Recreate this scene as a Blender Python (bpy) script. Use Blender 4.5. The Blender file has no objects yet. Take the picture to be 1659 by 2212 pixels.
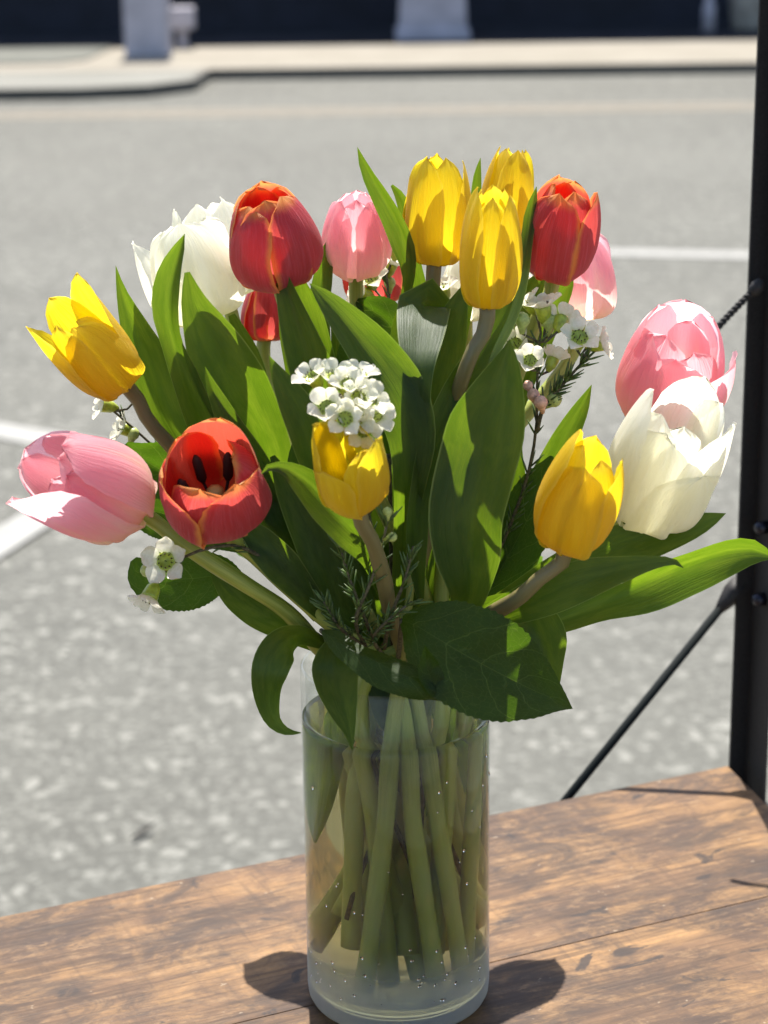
import bpy, math, random
from mathutils import Vector, Matrix, noise
random.seed(7)
scene = bpy.context.scene
COL = scene.collection

# ------------------------------------------------------------------ camera
F, PW, PH = 4500.0, 1659, 2212          # focal length and frame in photo pixels
ZT = 0.85                               # table top above the road
PITCH, ROLL = math.radians(16.9), 0.0125
fw = Vector((0, math.cos(PITCH), -math.sin(PITCH)))
r0 = Vector((1, 0, 0)); u0 = r0.cross(fw)
RT = r0 * math.cos(ROLL) - u0 * math.sin(ROLL)
UP = u0 * math.cos(ROLL) + r0 * math.sin(ROLL)
def ray(px, py): return (RT * (px - PW / 2) - UP * (py - PH / 2) + fw * F).normalized()
_d = ray(861, 2140)
CAM = Vector((0, 0, ZT)) - _d * (1.035 / _d.y)
cam = bpy.data.cameras.new('camera'); cam_o = bpy.data.objects.new('camera', cam); COL.objects.link(cam_o)
m = Matrix((RT, UP, -fw)).transposed().to_4x4(); m.translation = CAM
cam_o.matrix_world = m
cam.sensor_fit = 'HORIZONTAL'; cam.sensor_width = 36.0; cam.lens = F / PW * 36.0
cam.clip_start = 0.05; cam.clip_end = 1500
cam.dof.use_dof = True; cam.dof.focus_distance = 1.07; cam.dof.aperture_fstop = 14.0
scene.camera = cam_o

# ------------------------------------------------------------------ sky, sun, exposure
SUN_EL, SUN_AZ = math.radians(61), math.radians(-3)
world = bpy.data.worlds.new('World'); scene.world = world; world.use_nodes = True
wn = world.node_tree; bg = wn.nodes['Background']
sky = wn.nodes.new('ShaderNodeTexSky'); sky.sky_type = 'NISHITA'; sky.sun_disc = False
sky.sun_elevation = SUN_EL; sky.sun_rotation = SUN_AZ; sky.air_density = 1.0; sky.dust_density = 1.5
wn.links.new(sky.outputs[0], bg.inputs[0]); bg.inputs[1].default_value = 0.11
sun = bpy.data.lights.new('sun', 'SUN'); sun.energy = 5.0; sun.angle = math.radians(0.53); sun.color = (1.0, 0.955, 0.88)
sun_o = bpy.data.objects.new('sun', sun); COL.objects.link(sun_o)
sdir = Vector((math.sin(SUN_AZ) * math.cos(SUN_EL), math.cos(SUN_AZ) * math.cos(SUN_EL), math.sin(SUN_EL)))
sun_o.rotation_euler = sdir.to_track_quat('Z', 'Y').to_euler(); sun_o.location = (0, 6, 12)
vs = scene.view_settings
vs.view_transform = 'Standard'; vs.look = 'None'; vs.exposure = 1.15; vs.gamma = 1.0; vs.use_curve_mapping = False
cy = scene.cycles
cy.max_bounces = 16; cy.transmission_bounces = 12; cy.diffuse_bounces = 5; cy.glossy_bounces = 5; cy.transparent_max_bounces = 16
cy.use_denoising = True; cy.sample_clamp_indirect = 6.0

# ------------------------------------------------------------------ helpers
def P(px, py, y):
    """photo pixel -> world point at world depth y (0 = axis of the vase, minus = nearer)"""
    d = ray(px, py); return CAM + d * ((y - CAM.y) / d.y)
def PZ(px, py, z=ZT):
    d = ray(px, py); return CAM + d * ((z - CAM.z) / d.z)
def px2m(p): return (p - CAM).dot(fw) / F       # metres for one photo pixel there
def tag(o, label=None, cat=None, group=None, kind=None):
    if label: o['label'] = label
    if cat: o['category'] = cat
    if group: o['group'] = group
    if kind: o['kind'] = kind
    return o
def thing(name, label, cat, loc=(0, 0, 0), group=None):
    o = bpy.data.objects.new(name, None); COL.objects.link(o); o.location = loc
    o.empty_display_size = 0.02
    return tag(o, label, cat, group)
def root_loc(o):
    v = Vector((0, 0, 0))
    while o is not None: v += o.location; o = o.parent
    return v
def mesh_obj(name, verts, faces, mat, parent=None, uvs=None, smooth=True, mats=None, fmat=None):
    """verts in world coordinates; the object sits at its parent's origin"""
    base = root_loc(parent)
    me = bpy.data.meshes.new(name)
    me.from_pydata([tuple(Vector(v) - base) for v in verts], [], faces)
    if uvs is not None:
        lay = me.uv_layers.new(name='UVMap')
        for p in me.polygons:
            for li, vi in zip(p.loop_indices, p.vertices): lay.data[li].uv = uvs[vi]
    for mm in ([mat] if mats is None else mats): me.materials.append(mm)
    if fmat:
        for p, k in zip(me.polygons, fmat): p.material_index = k
    if smooth:
        for p in me.polygons: p.use_smooth = True
    o = bpy.data.objects.new(name, me); COL.objects.link(o); o.parent = parent
    return o
def grid_faces(nv, nu, off=0, wrap=False):
    f = []
    for i in range(nv - 1):
        for j in range(nu if wrap else nu - 1):
            k = (j + 1) % nu
            f.append((off + i * nu + j, off + i * nu + k, off + (i + 1) * nu + k, off + (i + 1) * nu + j))
    return f
def cr(pts, n):
    """centripetal Catmull-Rom through tuples of floats; n samples, evenly spread"""
    k = len(pts) - 1; kn = [0.0]
    for a, b in zip(pts, pts[1:]): kn.append(kn[-1] + max(1e-6, sum((x - y) ** 2 for x, y in zip(a[:3], b[:3])) ** 0.25))
    P_ = [tuple(2 * x - y for x, y in zip(pts[0], pts[1]))] + list(pts) + [tuple(2 * x - y for x, y in zip(pts[-1], pts[-2]))]
    K_ = [2 * kn[0] - kn[1]] + kn + [2 * kn[-1] - kn[-2]]
    def at(u):
        s_ = 0
        while s_ < k - 1 and u > kn[s_ + 1]: s_ += 1
        p, t = P_[s_:s_ + 4], K_[s_:s_ + 4]
        def L(a, b, ta, tb): w = (u - ta) / (tb - ta); return tuple(x + (y - x) * w for x, y in zip(a, b))
        A1, A2, A3 = L(p[0], p[1], t[0], t[1]), L(p[1], p[2], t[1], t[2]), L(p[2], p[3], t[2], t[3])
        return L(L(A1, A2, t[0], t[2]), L(A2, A3, t[1], t[3]), t[1], t[2])
    dense = [at(kn[-1] * i / 239) for i in range(240)]; cum = [0.0]
    for a, b in zip(dense, dense[1:]): cum.append(cum[-1] + sum((x - y) ** 2 for x, y in zip(a[:3], b[:3])) ** 0.5)
    out = []; q = 0
    for i in range(n):
        d = cum[-1] * i / (n - 1)
        while q < 238 and cum[q + 1] < d: q += 1
        w = (d - cum[q]) / max(1e-12, cum[q + 1] - cum[q]); out.append(tuple(x + (y - x) * min(1, w) for x, y in zip(dense[q], dense[q + 1])))
    return out
def lerp_tab(tab, x):
    for (a, fa), (b, fb) in zip(tab, tab[1:]):
        if x <= b:
            t = (x - a) / (b - a); t = t * t * (3 - 2 * t) * 0.5 + t * 0.5
            return fa + (fb - fa) * t
    return tab[-1][1]
def tube_data(pts, radii, seg=10):
    """swept tube with closed ends -> verts, faces, uvs"""
    n = len(pts); pts = [Vector(p) for p in pts]
    V, U = [], []
    ref = Vector((0.3, -1, 0.2))
    for i, p in enumerate(pts):
        t = (pts[min(i + 1, n - 1)] - pts[max(i - 1, 0)]).normalized()
        a = (ref - t * ref.dot(t)).normalized(); b = t.cross(a); ref = a
        for j in range(seg):
            w = 2 * math.pi * j / seg
            V.append(p + (a * math.cos(w) + b * math.sin(w)) * radii[i]); U.append((j / seg, i / (n - 1)))
    Fc = grid_faces(n, seg, 0, True)
    Fc.append(tuple(range(seg - 1, -1, -1))); Fc.append(tuple((n - 1) * seg + j for j in range(seg)))
    return V, Fc, U
class MB:
    """collects pieces that belong to one part"""
    def __init__(s): s.v, s.f, s.u, s.m = [], [], [], []
    def add(s, V, Fc, U=None, m=0):
        o = len(s.v); s.v += list(V); s.f += [tuple(i + o for i in f) for f in Fc]
        s.u += U if U else [(0.5, 0.5)] * len(V); s.m += [m] * len(Fc); return s
    def box(s, a, b, M=None, m=0):
        c = [Vector((x, y, z)) for z in (a[2], b[2]) for y in (a[1], b[1]) for x in (a[0], b[0])]
        if M: c = [M @ v for v in c]
        return s.add(c, [(0, 2, 3, 1), (4, 5, 7, 6), (0, 1, 5, 4), (2, 6, 7, 3), (0, 4, 6, 2), (1, 3, 7, 5)], None, m)
    def tube(s, pts, rad, seg=8, m=0):
        if not isinstance(rad, (list, tuple)): rad = [rad] * len(pts)
        return s.add(*tube_data(pts, rad, seg), m)
    def build(s, name, mat, parent=None, smooth=True, mats=None):
        return mesh_obj(name, s.v, s.f, mat, parent, s.u, smooth, mats, s.m if mats else None)
def bevel(o, w, seg=2):
    b = o.modifiers.new('bevel', 'BEVEL'); b.width = w; b.segments = seg; b.limit_method = 'ANGLE'; return o

# ------------------------------------------------------------------ materials
class N:
    def __init__(s, name):
        s.mat = bpy.data.materials.new(name); s.mat.use_nodes = True
        s.t = s.mat.node_tree; s.b = s.t.nodes['Principled BSDF']; s.out = s.t.nodes['Material Output']
    def n(s, typ, **kw):
        o = s.t.nodes.new('ShaderNode' + typ)
        for k, v in kw.items(): setattr(o, k, v)
        return o
    def l(s, a, b): s.t.links.new(a, b)
    def _in(s, sock, v):
        if hasattr(v, 'is_linked') or isinstance(v, bpy.types.NodeSocket): s.l(v, sock)
        elif v is not None:
            if hasattr(sock.default_value, '__len__') and not hasattr(v, '__len__'): v = (v, v, v)
            if hasattr(v, '__len__') and len(v) == 3 and len(sock.default_value) == 4: v = (*v, 1)
            sock.default_value = v
    def math(s, op, a, b=None, c=None, clamp=False):
        o = s.n('Math', operation=op, use_clamp=clamp)
        for i, v in enumerate((a, b, c)):
            if v is not None: s._in(o.inputs[i], v)
        return o.outputs[0]
    def mix(s, f, a, b, blend='MIX'):
        o = s.n('Mix', data_type='RGBA', blend_type=blend); s._in(o.inputs[0], f); s._in(o.inputs[6], a); s._in(o.inputs[7], b); return o.outputs[2]
    def ramp(s, f, stops, interp='LINEAR'):
        o = s.n('ValToRGB'); s._in(o.inputs[0], f); e = o.color_ramp.elements; o.color_ramp.interpolation = interp
        while len(e) < len(stops): e.new(0.5)
        for q, (p, c) in zip(e, stops):
            q.position = p; q.color = (*c, 1) if hasattr(c, '__len__') else (c, c, c, 1)
        return o.outputs[0]
    def step(s, f, lo, hi):
        o = s.n('MapRange', interpolation_type='SMOOTHSTEP'); s._in(o.inputs[0], f)
        o.inputs[1].default_value = lo; o.inputs[2].default_value = hi; return o.outputs[0]
    def noise(s, vec, scale, detail=3, rough=0.55, dist=0.0, dim='3D'):
        o = s.n('TexNoise', noise_dimensions=dim); s._in(o.inputs['Vector'], vec); o.inputs['Scale'].default_value = scale
        o.inputs['Detail'].default_value = detail; o.inputs['Roughness'].default_value = rough; o.inputs['Distortion'].default_value = dist
        return o.outputs[0]
    def voro(s, vec, scale, feature='F1', out=0, rnd=1.0):
        o = s.n('TexVoronoi', feature=feature); s._in(o.inputs['Vector'], vec); o.inputs['Scale'].default_value = scale
        o.inputs['Randomness'].default_value = rnd
        return o.outputs[out]
    def uv(s):
        u = s.n('UVMap', uv_map='UVMap'); x = s.n('SeparateXYZ'); s.l(u.outputs[0], x.inputs[0]); return x.outputs[0], x.outputs[1], u.outputs[0]
    def comb(s, x, y, z=0.0):
        o = s.n('CombineXYZ')
        for i, v in enumerate((x, y, z)): s._in(o.inputs[i], v)
        return o.outputs[0]
    def obj(s): return s.n('TexCoord').outputs['Object']
    def rnd(s): return s.n('ObjectInfo').outputs['Random']
    def set(s, **kw):
        for k, v in kw.items(): s._in(s.b.inputs[k.replace('_', ' ')], v)
    def bump(s, h, strength=0.3, dist=0.001):
        o = s.n('Bump'); s._in(o.inputs['Height'], h); o.inputs['Strength'].default_value = strength; o.inputs['Distance'].default_value = dist
        s.l(o.outputs[0], s.b.inputs['Normal']); return o.outputs[0]
    def translucent(s, color, fac, normal=None):
        t = s.n('BsdfTranslucent'); s._in(t.inputs[0], color)
        if normal is not None: s.l(normal, t.inputs[1])
        mx = s.n('MixShader'); s._in(mx.inputs[0], fac); s.l(s.b.outputs[0], mx.inputs[1]); s.l(t.outputs[0], mx.inputs[2])
        s.l(mx.outputs[0], s.out.inputs[0])

def plain(name, col, rough=0.6, spec=0.4, metal=0.0, nscale=0, namt=0.25):
    k = N(name)
    c = col
    if nscale:
        f = k.noise(k.obj(), nscale, 5)
        c = k.mix(k.step(f, 0.3, 0.7), tuple(x * (1 - namt) for x in col), tuple(min(1, x * (1 + namt)) for x in col))
    k.set(Base_Color=c, Roughness=rough, Metallic=metal); k.b.inputs['Specular IOR Level'].default_value = spec
    return k.mat

def petal_mat(kind):
    k = N('petal_' + kind)
    u, v, uvv = k.uv(); r = k.rnd()
    e = k.math('ABSOLUTE', k.math('SUBTRACT', k.math('MULTIPLY', u, 2.0), 1.0))
    off = k.math('MULTIPLY', r, 37.0)
    fine = k.noise(k.comb(k.math('MULTIPLY', u, 46.0), k.math('MULTIPLY', v, 3.2), off), 1.0, 3, 0.6)
    broad = k.noise(k.comb(k.math('MULTIPLY', u, 9.0), k.math('MULTIPLY', v, 2.0), off), 1.0, 4, 0.6, 0.4)
    mott = k.noise(k.comb(k.math('MULTIPLY', u, 5.0), k.math('MULTIPLY', v, 6.0), off), 1.0, 5, 0.65)
    edge = k.math('MAXIMUM', k.step(k.math('ADD', e, k.math('MULTIPLY', mott, 0.2)), 0.9, 1.1), k.step(k.math('ADD', v, k.math('MULTIPLY', mott, 0.1)), 0.93, 1.04))
    mid = k.math('SUBTRACT', 1.0, k.step(e, 0.0, 0.16))
    tf = 0.68
    if kind == 'yellow':
        c = k.mix(k.step(broad, 0.3, 0.75), (0.74, 0.535, 0.014), (0.80, 0.63, 0.03))
        c = k.mix(k.math('MULTIPLY', k.step(fine, 0.5, 0.8), 0.35), c, (0.68, 0.45, 0.008))
        c = k.mix(k.math('MULTIPLY', edge, 0.5), c, (0.82, 0.66, 0.10))
        c = k.mix(k.math('MULTIPLY', k.math('SUBTRACT', 1.0, k.step(v, 0.0, 0.16)), 0.55), c, (0.62, 0.50, 0.06))
        t = k.mix(0.5, c, (0.84, 0.67, 0.012)); rough = 0.42
    elif kind == 'white':
        c = k.mix(k.step(broad, 0.3, 0.75), (0.90, 0.88, 0.74), (0.94, 0.935, 0.86))
        c = k.mix(k.math('MULTIPLY', k.math('SUBTRACT', 1.0, k.step(v, 0.0, 0.35)), 0.6), c, (0.80, 0.80, 0.42))
        c = k.mix(k.math('MULTIPLY', k.step(fine, 0.55, 0.8), 0.3), c, (0.80, 0.78, 0.58))
        t = k.mix(0.4, c, (0.98, 0.965, 0.80)); rough = 0.4; tf = 0.66
    elif kind == 'pink':
        h = k.math('ADD', v, k.math('MULTIPLY', k.math('SUBTRACT', broad, 0.5), 0.35))
        c = k.ramp(h, [(0.0, (0.84, 0.62, 0.12)), (0.18, (0.90, 0.82, 0.56)), (0.42, (0.92, 0.74, 0.66)), (0.68, (0.93, 0.50, 0.55)), (1.0, (0.92, 0.42, 0.49))])
        c = k.mix(k.math('MULTIPLY', k.step(fine, 0.45, 0.75), 0.35), c, (0.92, 0.58, 0.60))
        c = k.mix(k.math('MULTIPLY', k.math('MULTIPLY', mid, k.math('SUBTRACT', 1.0, k.step(v, 0.5, 0.9))), 0.5), c, (0.86, 0.70, 0.50))
        c = k.mix(k.math('MULTIPLY', edge, 0.55), c, (0.92, 0.60, 0.60))
        tip = k.math('MULTIPLY', k.step(v, 0.93, 1.0), k.math('SUBTRACT', 1.0, k.step(e, 0.0, 0.5)))
        c = k.mix(k.math('MULTIPLY', tip, 0.8), c, (0.72, 0.06, 0.16))
        t = k.mix(0.35, c, (1.0, 0.68, 0.68)); rough = 0.45
    else:
        geo = k.n('NewGeometry').outputs['Backfacing']
        h = k.math('ADD', v, k.math('MULTIPLY', k.math('SUBTRACT', broad, 0.5), 0.3))
        c = k.ramp(h, [(0.0, (0.78, 0.50, 0.06)), (0.12, (0.70, 0.30, 0.05)), (0.28, (0.52, 0.075, 0.085)), (1.0, (0.54, 0.055, 0.062))])
        c = k.mix(k.math('MULTIPLY', k.step(fine, 0.42, 0.75), 0.55), c, (0.70, 0.17, 0.20))
        c = k.mix(k.math('MULTIPLY', k.step(mott, 0.5, 0.8), 0.4), c, (0.64, 0.10, 0.16))
        c = k.mix(k.math('MULTIPLY', edge, 0.9), c, (0.88, 0.44, 0.09))
        inside = k.mix(edge, (0.66, 0.05, 0.012), (0.90, 0.46, 0.08))
        c = k.mix(k.math('MULTIPLY', geo, 0.8), c, inside)
        t = k.mix(0.45, c, (0.82, 0.12, 0.075)); rough = 0.42; tf = 0.55
    k.set(Base_Color=c, Roughness=rough); k.b.inputs['Specular IOR Level'].default_value = 0.35
    k.b.inputs['Sheen Weight'].default_value = 0.12
    nb = k.bump(k.math('ADD', fine, k.math('MULTIPLY', broad, 0.8)), 0.55, 0.0011)
    k.translucent(t, tf, nb)
    return k.mat
PET = {q: petal_mat(q) for q in ('yellow', 'white', 'pink', 'red')}

def tulip_leaf_mat():
    k = N('tulip_leaf'); u, v, _ = k.uv(); r = k.rnd()
    e = k.math('ABSOLUTE', k.math('SUBTRACT', k.math('MULTIPLY', u, 2.0), 1.0)); off = k.math('MULTIPLY', r, 53.0)
    fine = k.noise(k.comb(k.math('MULTIPLY', u, 60.0), k.math('MULTIPLY', v, 2.5), off), 1.0, 3, 0.6)
    vein = k.math('SINE', k.math('MULTIPLY', u, 95.0))
    blot = k.noise(k.comb(k.math('MULTIPLY', u, 5.0), k.math('MULTIPLY', v, 7.0), off), 1.0, 5, 0.62, 0.5)
    c = k.mix(k.step(blot, 0.32, 0.72), (0.024, 0.054, 0.010), (0.044, 0.082, 0.020))
    c = k.mix(k.math('MULTIPLY', k.step(fine, 0.45, 0.75), 0.5), c, (0.064, 0.104, 0.032))
    c = k.mix(k.math('MULTIPLY', r, 0.35), c, (0.040, 0.082, 0.030))
    c = k.mix(1.0, c, (0.74, 0.74, 0.74), 'MULTIPLY')
    rim = k.step(e, 0.945, 0.985)
    c = k.mix(k.math('MULTIPLY', rim, 0.75), c, (0.22, 0.27, 0.08))
    speck = k.noise(k.comb(k.math('MULTIPLY', u, 24.0), k.math('MULTIPLY', v, 50.0), off), 1.0, 2)
    c = k.mix(k.math('MULTIPLY', k.step(speck, 0.74, 0.80), 0.4), c, (0.14, 0.12, 0.05))
    t = k.mix(k.step(blot, 0.3, 0.75), (0.17, 0.31, 0.008), (0.285, 0.43, 0.018))
    t = k.mix(k.math('MULTIPLY', k.step(fine, 0.4, 0.8), 0.4), t, (0.115, 0.225, 0.006))
    k.set(Base_Color=c, Roughness=k.math('ADD', 0.38, k.math('MULTIPLY', blot, 0.25)))
    k.b.inputs['Specular IOR Level'].default_value = 0.3
    nb = k.bump(k.math('ADD', k.math('ADD', fine, k.math('MULTIPLY', vein, 0.05)), k.math('MULTIPLY', blot, 1.2)), 0.32, 0.0008)
    k.translucent(t, 0.36, nb)
    return k.mat
def shrub_leaf_mat():
    k = N('serrated_leaf'); u, v, _ = k.uv(); r = k.rnd(); off = k.math('MULTIPLY', r, 31.0)
    e = k.math('ABSOLUTE', k.math('SUBTRACT', k.math('MULTIPLY', u, 2.0), 1.0))
    wob = k.noise(k.comb(k.math('MULTIPLY', u, 4.0), k.math('MULTIPLY', v, 6.0), off), 1.0, 3)
    # side veins bow towards the tip
    ph = k.math('SUBTRACT', k.math('MULTIPLY', v, 5.2), k.math('MULTIPLY', k.math('POWER', e, 1.3), 1.25))
    ph = k.math('ADD', ph, k.math('MULTIPLY', k.math('SUBTRACT', wob, 0.5), 0.45))
    sv = k.math('ABSOLUTE', k.math('SUBTRACT', k.math('FRACT', ph), 0.5))
    side = k.math('SUBTRACT', 1.0, k.step(sv, 0.0, 0.028))
    midv = k.math('SUBTRACT', 1.0, k.step(e, 0.0, 0.016))
    vec = k.comb(k.math('MULTIPLY', u, 20.0), k.math('MULTIPLY', v, 26.0), off)
    net = k.math('SUBTRACT', 1.0, k.step(k.voro(vec, 1.0, 'DISTANCE_TO_EDGE'), 0.0, 0.05))
    veins = k.math('MAXIMUM', k.math('MAXIMUM', side, midv), k.math('MULTIPLY', net, 0.55))
    blot = k.noise(k.comb(k.math('MULTIPLY', u, 4.0), k.math('MULTIPLY', v, 5.0), off), 1.0, 4)
    c = k.mix(k.step(blot, 0.3, 0.7), (0.009, 0.020, 0.003), (0.016, 0.032, 0.006))
    c = k.mix(k.math('MULTIPLY', veins, 0.7), c, (0.060, 0.100, 0.026))
    t = k.mix(k.math('MULTIPLY', veins, 0.7), (0.17, 0.36, 0.01), (0.34, 0.52, 0.05))
    k.set(Base_Color=c, Roughness=0.5); k.b.inputs['Specular IOR Level'].default_value = 0.2
    nb = k.bump(k.math('ADD', k.math('MULTIPLY', k.math('MAXIMUM', side, midv), -1.0), k.math('MULTIPLY', net, -0.4)), 0.35, 0.0007)
    k.translucent(t, 0.26, nb)
    return k.mat
def stem_mat(name, brown):
    k = N(name); u, v, _ = k.uv(); r = k.rnd()
    f = k.noise(k.comb(k.math('MULTIPLY', u, 14.0), k.math('MULTIPLY', v, 9.0), k.math('MULTIPLY', r, 20.0)), 1.0, 4)
    c = k.mix(k.step(f, 0.3, 0.7), (0.22, 0.265, 0.04), (0.34, 0.38, 0.075))
    c = k.mix(k.math('MULTIPLY', k.math('SUBTRACT', 1.0, k.step(v, 0.3, 0.55)), brown), c, (0.15, 0.11, 0.055))
    c = k.mix(k.math('MULTIPLY', k.step(v, 0.58, 0.75), 0.75), c, (0.52, 0.54, 0.14))      # pale cut end, lightened further to stand in for sun under water
    k.set(Base_Color=c, Roughness=0.45)
    k.b.inputs['Subsurface Weight'].default_value = 0.25; k.b.inputs['Subsurface Radius'].default_value = (0.5, 0.8, 0.2); k.b.inputs['Subsurface Scale'].default_value = 0.003
    k.bump(f, 0.25, 0.0008); return k.mat
LEAF, SHRUB, STEM, STEMB = tulip_leaf_mat(), shrub_leaf_mat(), stem_mat('tulip_stem', 0.0), stem_mat('tulip_stem_brown', 0.85)
def wax_mat():
    k = N('waxflower_petal'); u, v, _ = k.uv(); r = k.rnd()
    f = k.noise(k.comb(k.math('MULTIPLY', u, 6.0), k.math('MULTIPLY', v, 6.0), k.math('MULTIPLY', r, 20.0)), 1.0, 3)
    c = k.mix(k.step(f, 0.3, 0.7), (0.80, 0.77, 0.60), (0.90, 0.88, 0.76))
    c = k.mix(k.math('MULTIPLY', k.math('SUBTRACT', 1.0, k.step(v, 0.0, 0.3)), 0.7), c, (0.62, 0.68, 0.30))
    k.set(Base_Color=c, Roughness=0.35); nb = k.bump(f, 0.3, 0.0006); k.translucent(k.mix(0.5, c, (0.95, 0.92, 0.75)), 0.45, nb); return k.mat
WAX = wax_mat()
CUP = plain('waxflower_cup', (0.34, 0.40, 0.04), 0.3, 0.5, 0, 400)
BUDG = plain('waxflower_bud_green', (0.36, 0.42, 0.12), 0.4, 0.5, 0, 500)
BUDP = plain('waxflower_bud_pink', (0.62, 0.36, 0.26), 0.5, 0.4, 0, 500)
TWIG = plain('twig_bark', (0.085, 0.075, 0.04), 0.7, 0.3, 0, 600, 0.5)
NEEDLE = plain('needle_green', (0.07, 0.115, 0.025), 0.5, 0.4, 0, 300, 0.4)
ANTH = plain('anther_dark', (0.035, 0.015, 0.012), 0.7, 0.2)
PIST = plain('pistil_green', (0.35, 0.40, 0.12), 0.5)
def dist_to(a, b): return (Vector(a) - Vector(b)).length

# ------------------------------------------------------------------ the street
def road_mat():
    k = N('road_asphalt'); o = k.obj()
    big = k.noise(o, 0.55, 4); st = k.voro(o, 95.0, 'F1', 1); sz = k.noise(o, 34.0, 3, 0.7); pale = k.noise(o, 19.0, 4, 0.75)
    sx = k.n('SeparateColor'); k.l(st, sx.inputs[0])
    c = k.mix(k.step(big, 0.3, 0.7), (0.115, 0.114, 0.100), (0.150, 0.149, 0.131))
    c = k.mix(k.math('MULTIPLY', k.step(sx.outputs[0], 0.55, 0.95), 0.75), c, (0.25, 0.247, 0.22))
    c = k.mix(k.math('MULTIPLY', k.step(sx.outputs[1], 0.72, 0.98), 0.65), c, (0.10, 0.098, 0.085))
    c = k.mix(k.math('MULTIPLY', k.step(pale, 0.56, 0.74), 0.12), c, (0.30, 0.295, 0.262))
    c = k.mix(k.math('MULTIPLY', k.step(sz, 0.6, 0.8), 0.2), c, (0.15, 0.145, 0.13))
    c = k.mix(k.math('MULTIPLY', k.step(k.noise(o, 2.2, 5, 0.6), 0.52, 0.72), 0.35), c, (0.125, 0.124, 0.108))
    s2 = k.n('SeparateColor'); k.l(k.voro(o, 52.0, 'F1', 1), s2.inputs[0])
    c = k.mix(k.math('MULTIPLY', k.step(s2.outputs[0], 0.86, 0.97), 0.75), c, (0.34, 0.335, 0.30))
    c = k.mix(k.math('MULTIPLY', k.step(s2.outputs[1], 0.82, 0.97), 0.2), c, (0.075, 0.073, 0.064))
    mp = k.n('Mapping'); k.l(o, mp.inputs[0]); mp.inputs['Scale'].default_value = (0.04, 0.75, 1)   # tyre-polished bands along the street
    c = k.mix(k.math('MULTIPLY', k.step(k.noise(mp.outputs[0], 1.0, 4, 0.6), 0.45, 0.7), 0.25), c, (0.175, 0.17, 0.148))
    c = k.mix(1.0, c, (0.71, 0.71, 0.695), 'MULTIPLY')
    k.set(Base_Color=c, Roughness=0.85); k.b.inputs['Specular IOR Level'].default_value = 0.25
    k.bump(k.math('ADD', sx.outputs[0], sz), 0.5, 0.004); return k.mat
def paint_mat(name, col, wear):
    k = N(name); o = k.obj(); f = k.noise(o, 9.0, 6, 0.75); g = k.noise(o, 45.0, 3, 0.7)
    c = k.mix(k.math('MULTIPLY', k.step(k.math('ADD', f, k.math('MULTIPLY', g, 0.5)), 0.72, 0.95), wear), col, (0.16, 0.158, 0.142))
    k.set(Base_Color=k.mix(1.0, c, (0.76, 0.76, 0.76), 'MULTIPLY'), Roughness=0.7); return k.mat
def concrete_mat(name, a, b):
    k = N(name); o = k.obj(); f = k.noise(o, 1.6, 6, 0.65); g = k.noise(o, 40.0, 4, 0.6)
    c = k.mix(k.step(f, 0.3, 0.7), a, b); c = k.mix(k.math('MULTIPLY', k.step(g, 0.55, 0.75), 0.3), c, tuple(x * 0.7 for x in a))
    k.set(Base_Color=k.mix(1.0, c, (0.77, 0.77, 0.77), 'MULTIPLY'), Roughness=0.85); k.bump(g, 0.3, 0.003); return k.mat
ROAD = road_mat(); CONC = concrete_mat('pavement_concrete', (0.235, 0.208, 0.158), (0.29, 0.26, 0.205)); CONG = concrete_mat('kerb_concrete', (0.18, 0.178, 0.15), (0.22, 0.215, 0.185))
WHITEP = paint_mat('white_road_paint', (0.30, 0.297, 0.272), 0.5); YELP = paint_mat('yellow_road_paint', (0.235, 0.195, 0.135), 0.7)
mb = MB(); mb.add([Vector(p) for p in ((-300, -300, 0), (300, -300, 0), (300, 500, 0), (-300, 500, 0))], [(0, 1, 2, 3)])
tag(mb.build('road', ROAD, smooth=False), 'pale grey weathered asphalt street running behind the flowers', kind='structure')
KH = 0.075
def slab(name, pts, z0, z1, mat, bev=0.0):
    n = len(pts); V = [Vector((x, y, z0)) for x, y in pts] + [Vector((x, y, z1)) for x, y in pts]
    Fc = [tuple(range(n, 2 * n)), tuple(range(n - 1, -1, -1))] + [(i, (i + 1) % n, n + (i + 1) % n, n + i) for i in range(n)]
    o = MB().add(V, Fc).build(name, mat, smooth=False)
    if bev: bevel(o, bev)
    return o
tag(slab('far_pavement', [(-60, 15.104), (60, 15.104), (60, 17.42), (-60, 17.42)], -0.2, KH, CONC), kind='structure')
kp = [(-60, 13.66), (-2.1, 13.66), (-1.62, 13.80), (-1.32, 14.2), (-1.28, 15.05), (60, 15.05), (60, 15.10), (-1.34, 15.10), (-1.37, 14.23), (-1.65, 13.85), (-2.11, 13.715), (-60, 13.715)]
tag(slab('far_kerb', kp, -0.2, KH + 0.004, concrete_mat('kerb_shade', (0.075, 0.072, 0.060), (0.105, 0.10, 0.085))), kind='structure')  # dark tone paints the shade of the kerb face into its colour
tag(slab('pavement_strip', [(-60, 15.75), (-2.55, 15.75), (-2.35, 16.1), (-2.3, 17.42), (-60, 17.42)], 0.0, KH + 0.012, concrete_mat('pavement_strip_grey', (0.10, 0.105, 0.085), (0.15, 0.15, 0.125))), kind='structure')  # darker grey-green strip along one end of the far pavement
tag(slab('kerb_extension', [(-60, 13.72), (-2.112, 13.72), (-1.655, 13.855), (-1.375, 14.233), (-1.345, 15.10), (-60, 15.10)], -0.2, KH - 0.004, CONG), kind='structure')
tag(slab('shaded_ground', [(-60, 17.424), (60, 17.424), (60, 40), (-60, 40)], -0.2, KH - 0.01, plain('ground_shade_dark', (0.030, 0.031, 0.036), 0.9, 0.1, 0, 2.0)), kind='structure')  # near-black colour carries the building's shadow on the ground before it
tag(slab('near_pavement', [(-60, -8), (60, -8), (60, 0.98), (-60, 0.98)], -0.2, 0.12, CONC), kind='structure')
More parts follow.
